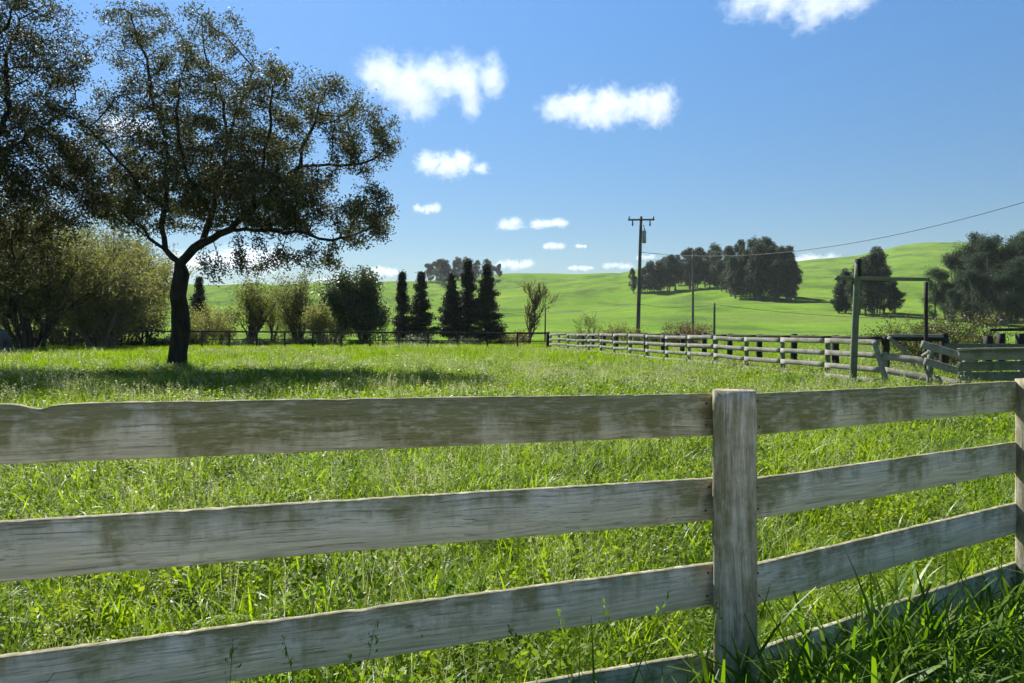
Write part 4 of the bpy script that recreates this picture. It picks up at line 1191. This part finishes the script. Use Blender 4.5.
# ------------------------------------------------------------------ clouds: real volumes high over the hills
def cloud(px, py, wpx, hpx, label, blobs=None, tau=2.3, seed=0, alt=1300.0, rough=.7, edge=1.0):
    import bmesh
    rng = np.random.default_rng(900 + seed)
    d = min(alt * F / max(HY - py, 40), 16000)
    c = P(px, py, d); sx = wpx / 2 / F * d; sz = hpx / 2 / F * d; sy = min(sx, sz * 2.2) * .8
    if blobs is None:
        nb = 5
        blobs = [(-.62 + 1.24 * i / (nb - 1) + rng.normal(0, .06), rng.uniform(-.25, .1), rng.uniform(.34, .46), rng.uniform(.6, .95)) for i in range(nb)]
    bm = bmesh.new()
    for (bx, bz, rx, rz) in blobs:
        m = Matrix.Translation((bx * sx, 0, bz * sz)) @ Matrix.Diagonal((rx * sx * 1.3, sy * 1.2, rz * sz * 1.3, 1))
        bmesh.ops.create_icosphere(bm, subdivisions=3, radius=1, matrix=m)
    me0 = bpy.data.meshes.new('cloud'); bm.to_mesh(me0); bm.free()
    o = obj('cloud', me0, None, None, c)
    md = o.modifiers.new('r', 'REMESH'); md.mode = 'VOXEL'; md.voxel_size = max(sz * .09, sx * .02)
    dg = bpy.context.evaluated_depsgraph_get()
    me = bpy.data.meshes.new_from_object(o.evaluated_get(dg)); o.modifiers.clear(); o.data = me
    m, nt, out = new_mat('cloud_vapour'); me.materials.clear(); me.materials.append(m)
    tc = N(nt, 'ShaderNodeTexCoord'); p = tc.outputs['Object']
    fld = None
    for (bx, bz, rx, rz) in blobs:
        s = N(nt, 'ShaderNodeVectorMath', operation='SUBTRACT'); nt.links.new(p, s.inputs[0]); s.inputs[1].default_value = (bx * sx, 0, bz * sz)
        k = vscale(nt, s.outputs[0], (1 / (rx * sx), 1 / sy, 1 / (rz * sz)))
        l = N(nt, 'ShaderNodeVectorMath', operation='LENGTH'); nt.links.new(k, l.inputs[0])
        f = math_(nt, 'SUBTRACT', 1.0, l.outputs['Value'])
        if fld is None: fld = f
        else:
            n = nt.nodes.new('ShaderNodeMath'); n.operation = 'SMOOTH_MAX'; nt.links.new(fld, n.inputs[0]); nt.links.new(f, n.inputs[1]); n.inputs[2].default_value = .4
            fld = n.outputs[0]
    off = N(nt, 'ShaderNodeVectorMath', operation='ADD'); nt.links.new(vscale(nt, p, (1 / sz, 1 / sz, 1.1 / sz)), off.inputs[0]); off.inputs[1].default_value = (seed * 7.3, seed * 3.1, 0)
    nz = noise(nt, off.outputs[0], 2.1, 8, rough, .4)
    f = math_(nt, 'ADD', fld, math_(nt, 'MULTIPLY', math_(nt, 'SUBTRACT', nz, .55), 3.0 * edge))
    f = math_(nt, 'MULTIPLY', f, 1.7 if wpx > 60 else 1.15, True)
    dens = math_(nt, 'MULTIPLY', f, tau / (2 * sy))
    pv = N(nt, 'ShaderNodeVolumeScatter'); pv.inputs['Color'].default_value = (0.84, 0.865, 0.90, 1)
    pv.inputs['Anisotropy'].default_value = 0.15
    nt.links.new(dens, pv.inputs['Density']); nt.links.new(pv.outputs[0], out.inputs['Volume'])
    tag(o, label, 'cloud')
    return o
cloud(430, 86, 158, 68, 'largest white cloud, with a broad left mass and ragged right arm, touching the oak crown', [(-.60, .30, .36, .62), (-.30, -.05, .40, .75), (-.20, -.45, .34, .50), (.25, .2, .6, .42), (.10, .25, .34, .5), (.42, .28, .32, .5), (.78, .22, .22, .5), (.52, -.35, .18, .55)], seed=1)
cloud(610, 108, 154, 46, 'long white cloud alone in the middle of the blue sky', [(-.70, -.05, .28, .5), (-.40, .1, .32, .75), (.1, .0, .75, .45), (-.02, .2, .34, .8), (-.15, -.4, .5, .45), (.42, .2, .26, .7), (.66, .25, .24, .7), (.62, -.3, .26, .5)], seed=2)
cloud(452, 166, 82, 34, 'medium white puffy cloud below the largest one', [(-.55, .15, .40, .75), (-.1, .0, .45, .85), (.25, .25, .35, .8), (.70, -.15, .28, .3)], seed=3)
cloud(427, 208, 28, 14, 'tiny white cloud just right of the oak crown', seed=4)
cloud(511, 224, 38, 17, 'small domed white cloud beside a flatter one in mid sky', [(-.3, 0, .5, .8), (.2, .2, .5, .8), (.0, -.4, .9, .4)], seed=5)
cloud(549, 223, 44, 14, 'small flat ragged white cloud right of the domed one', seed=6, tau=3)
cloud(555, 245, 26, 11, 'tiny white cloud low in the sky above the leaning bare tree', seed=7, tau=3)
cloud(581, 246, 12, 5, 'faintest tiny wisp right of the tiny low cloud', seed=8, tau=3)
cloud(515, 264, 40, 14, 'low white cloud just above the hill right of the conifers', seed=9)
cloud(580, 268, 28, 8, 'thin low wisp of cloud on the hill line left of the utility pole', seed=10, tau=2.2)
cloud(617, 265, 34, 11, 'faint low cloud just left of the utility pole', seed=11, tau=1.6)
cloud(645, 257, 22, 8, 'faint cloud wisp crossed by the utility pole', seed=12, tau=1.6)
cloud(806, 2, 165, 54, 'thin white cloud cut off by the top edge at the right', [(-.72, .1, .3, .6), (-.3, .1, .4, .7), (.15, .0, .4, .8), (.55, .1, .35, .6), (.1, -.55, .14, .5)], seed=13, tau=2.2)
cloud(815, 259, 52, 17, 'low white cloud resting on the hill between grove and clump', seed=14)
cloud(235, 258, 130, 36, 'low white cloud bank seen under the oak branches', seed=15)
cloud(335, 281, 44, 13, 'low white cloud on the hill line left of the round dark tree', seed=16)
cloud(383, 271, 36, 14, 'low white cloud above the round dark tree', seed=17)
cloud(130, 125, 60, 30, 'white cloud glimpsed through the upper left oak branches', seed=18)

# ------------------------------------------------------------------ thin haze over the valley, clouds and sky outside it
hv = np.array([(x, y, z) for z in (-1.6, 128) for y in (-1340, 1340) for x in (-1340, 1340)], float)
hf = np.array([(0, 2, 3, 1), (4, 5, 7, 6), (0, 1, 5, 4), (2, 6, 7, 3), (0, 4, 6, 2), (1, 3, 7, 5)])
m, nt, out = new_mat('valley_haze')
pv = N(nt, 'ShaderNodeVolumePrincipled'); pv.inputs['Color'].default_value = (0.86, 0.92, 1.0, 1); pv.inputs['Density'].default_value = 0.00007
pv.inputs['Anisotropy'].default_value = 0.2
nt.links.new(pv.outputs[0], out.inputs['Volume'])
hz_o = obj('haze', mesh_np('haze', hv, hf), m); hz_o['kind'] = 'stuff'; hz_o['label'] = 'thin pale haze over the valley softening the far hills'
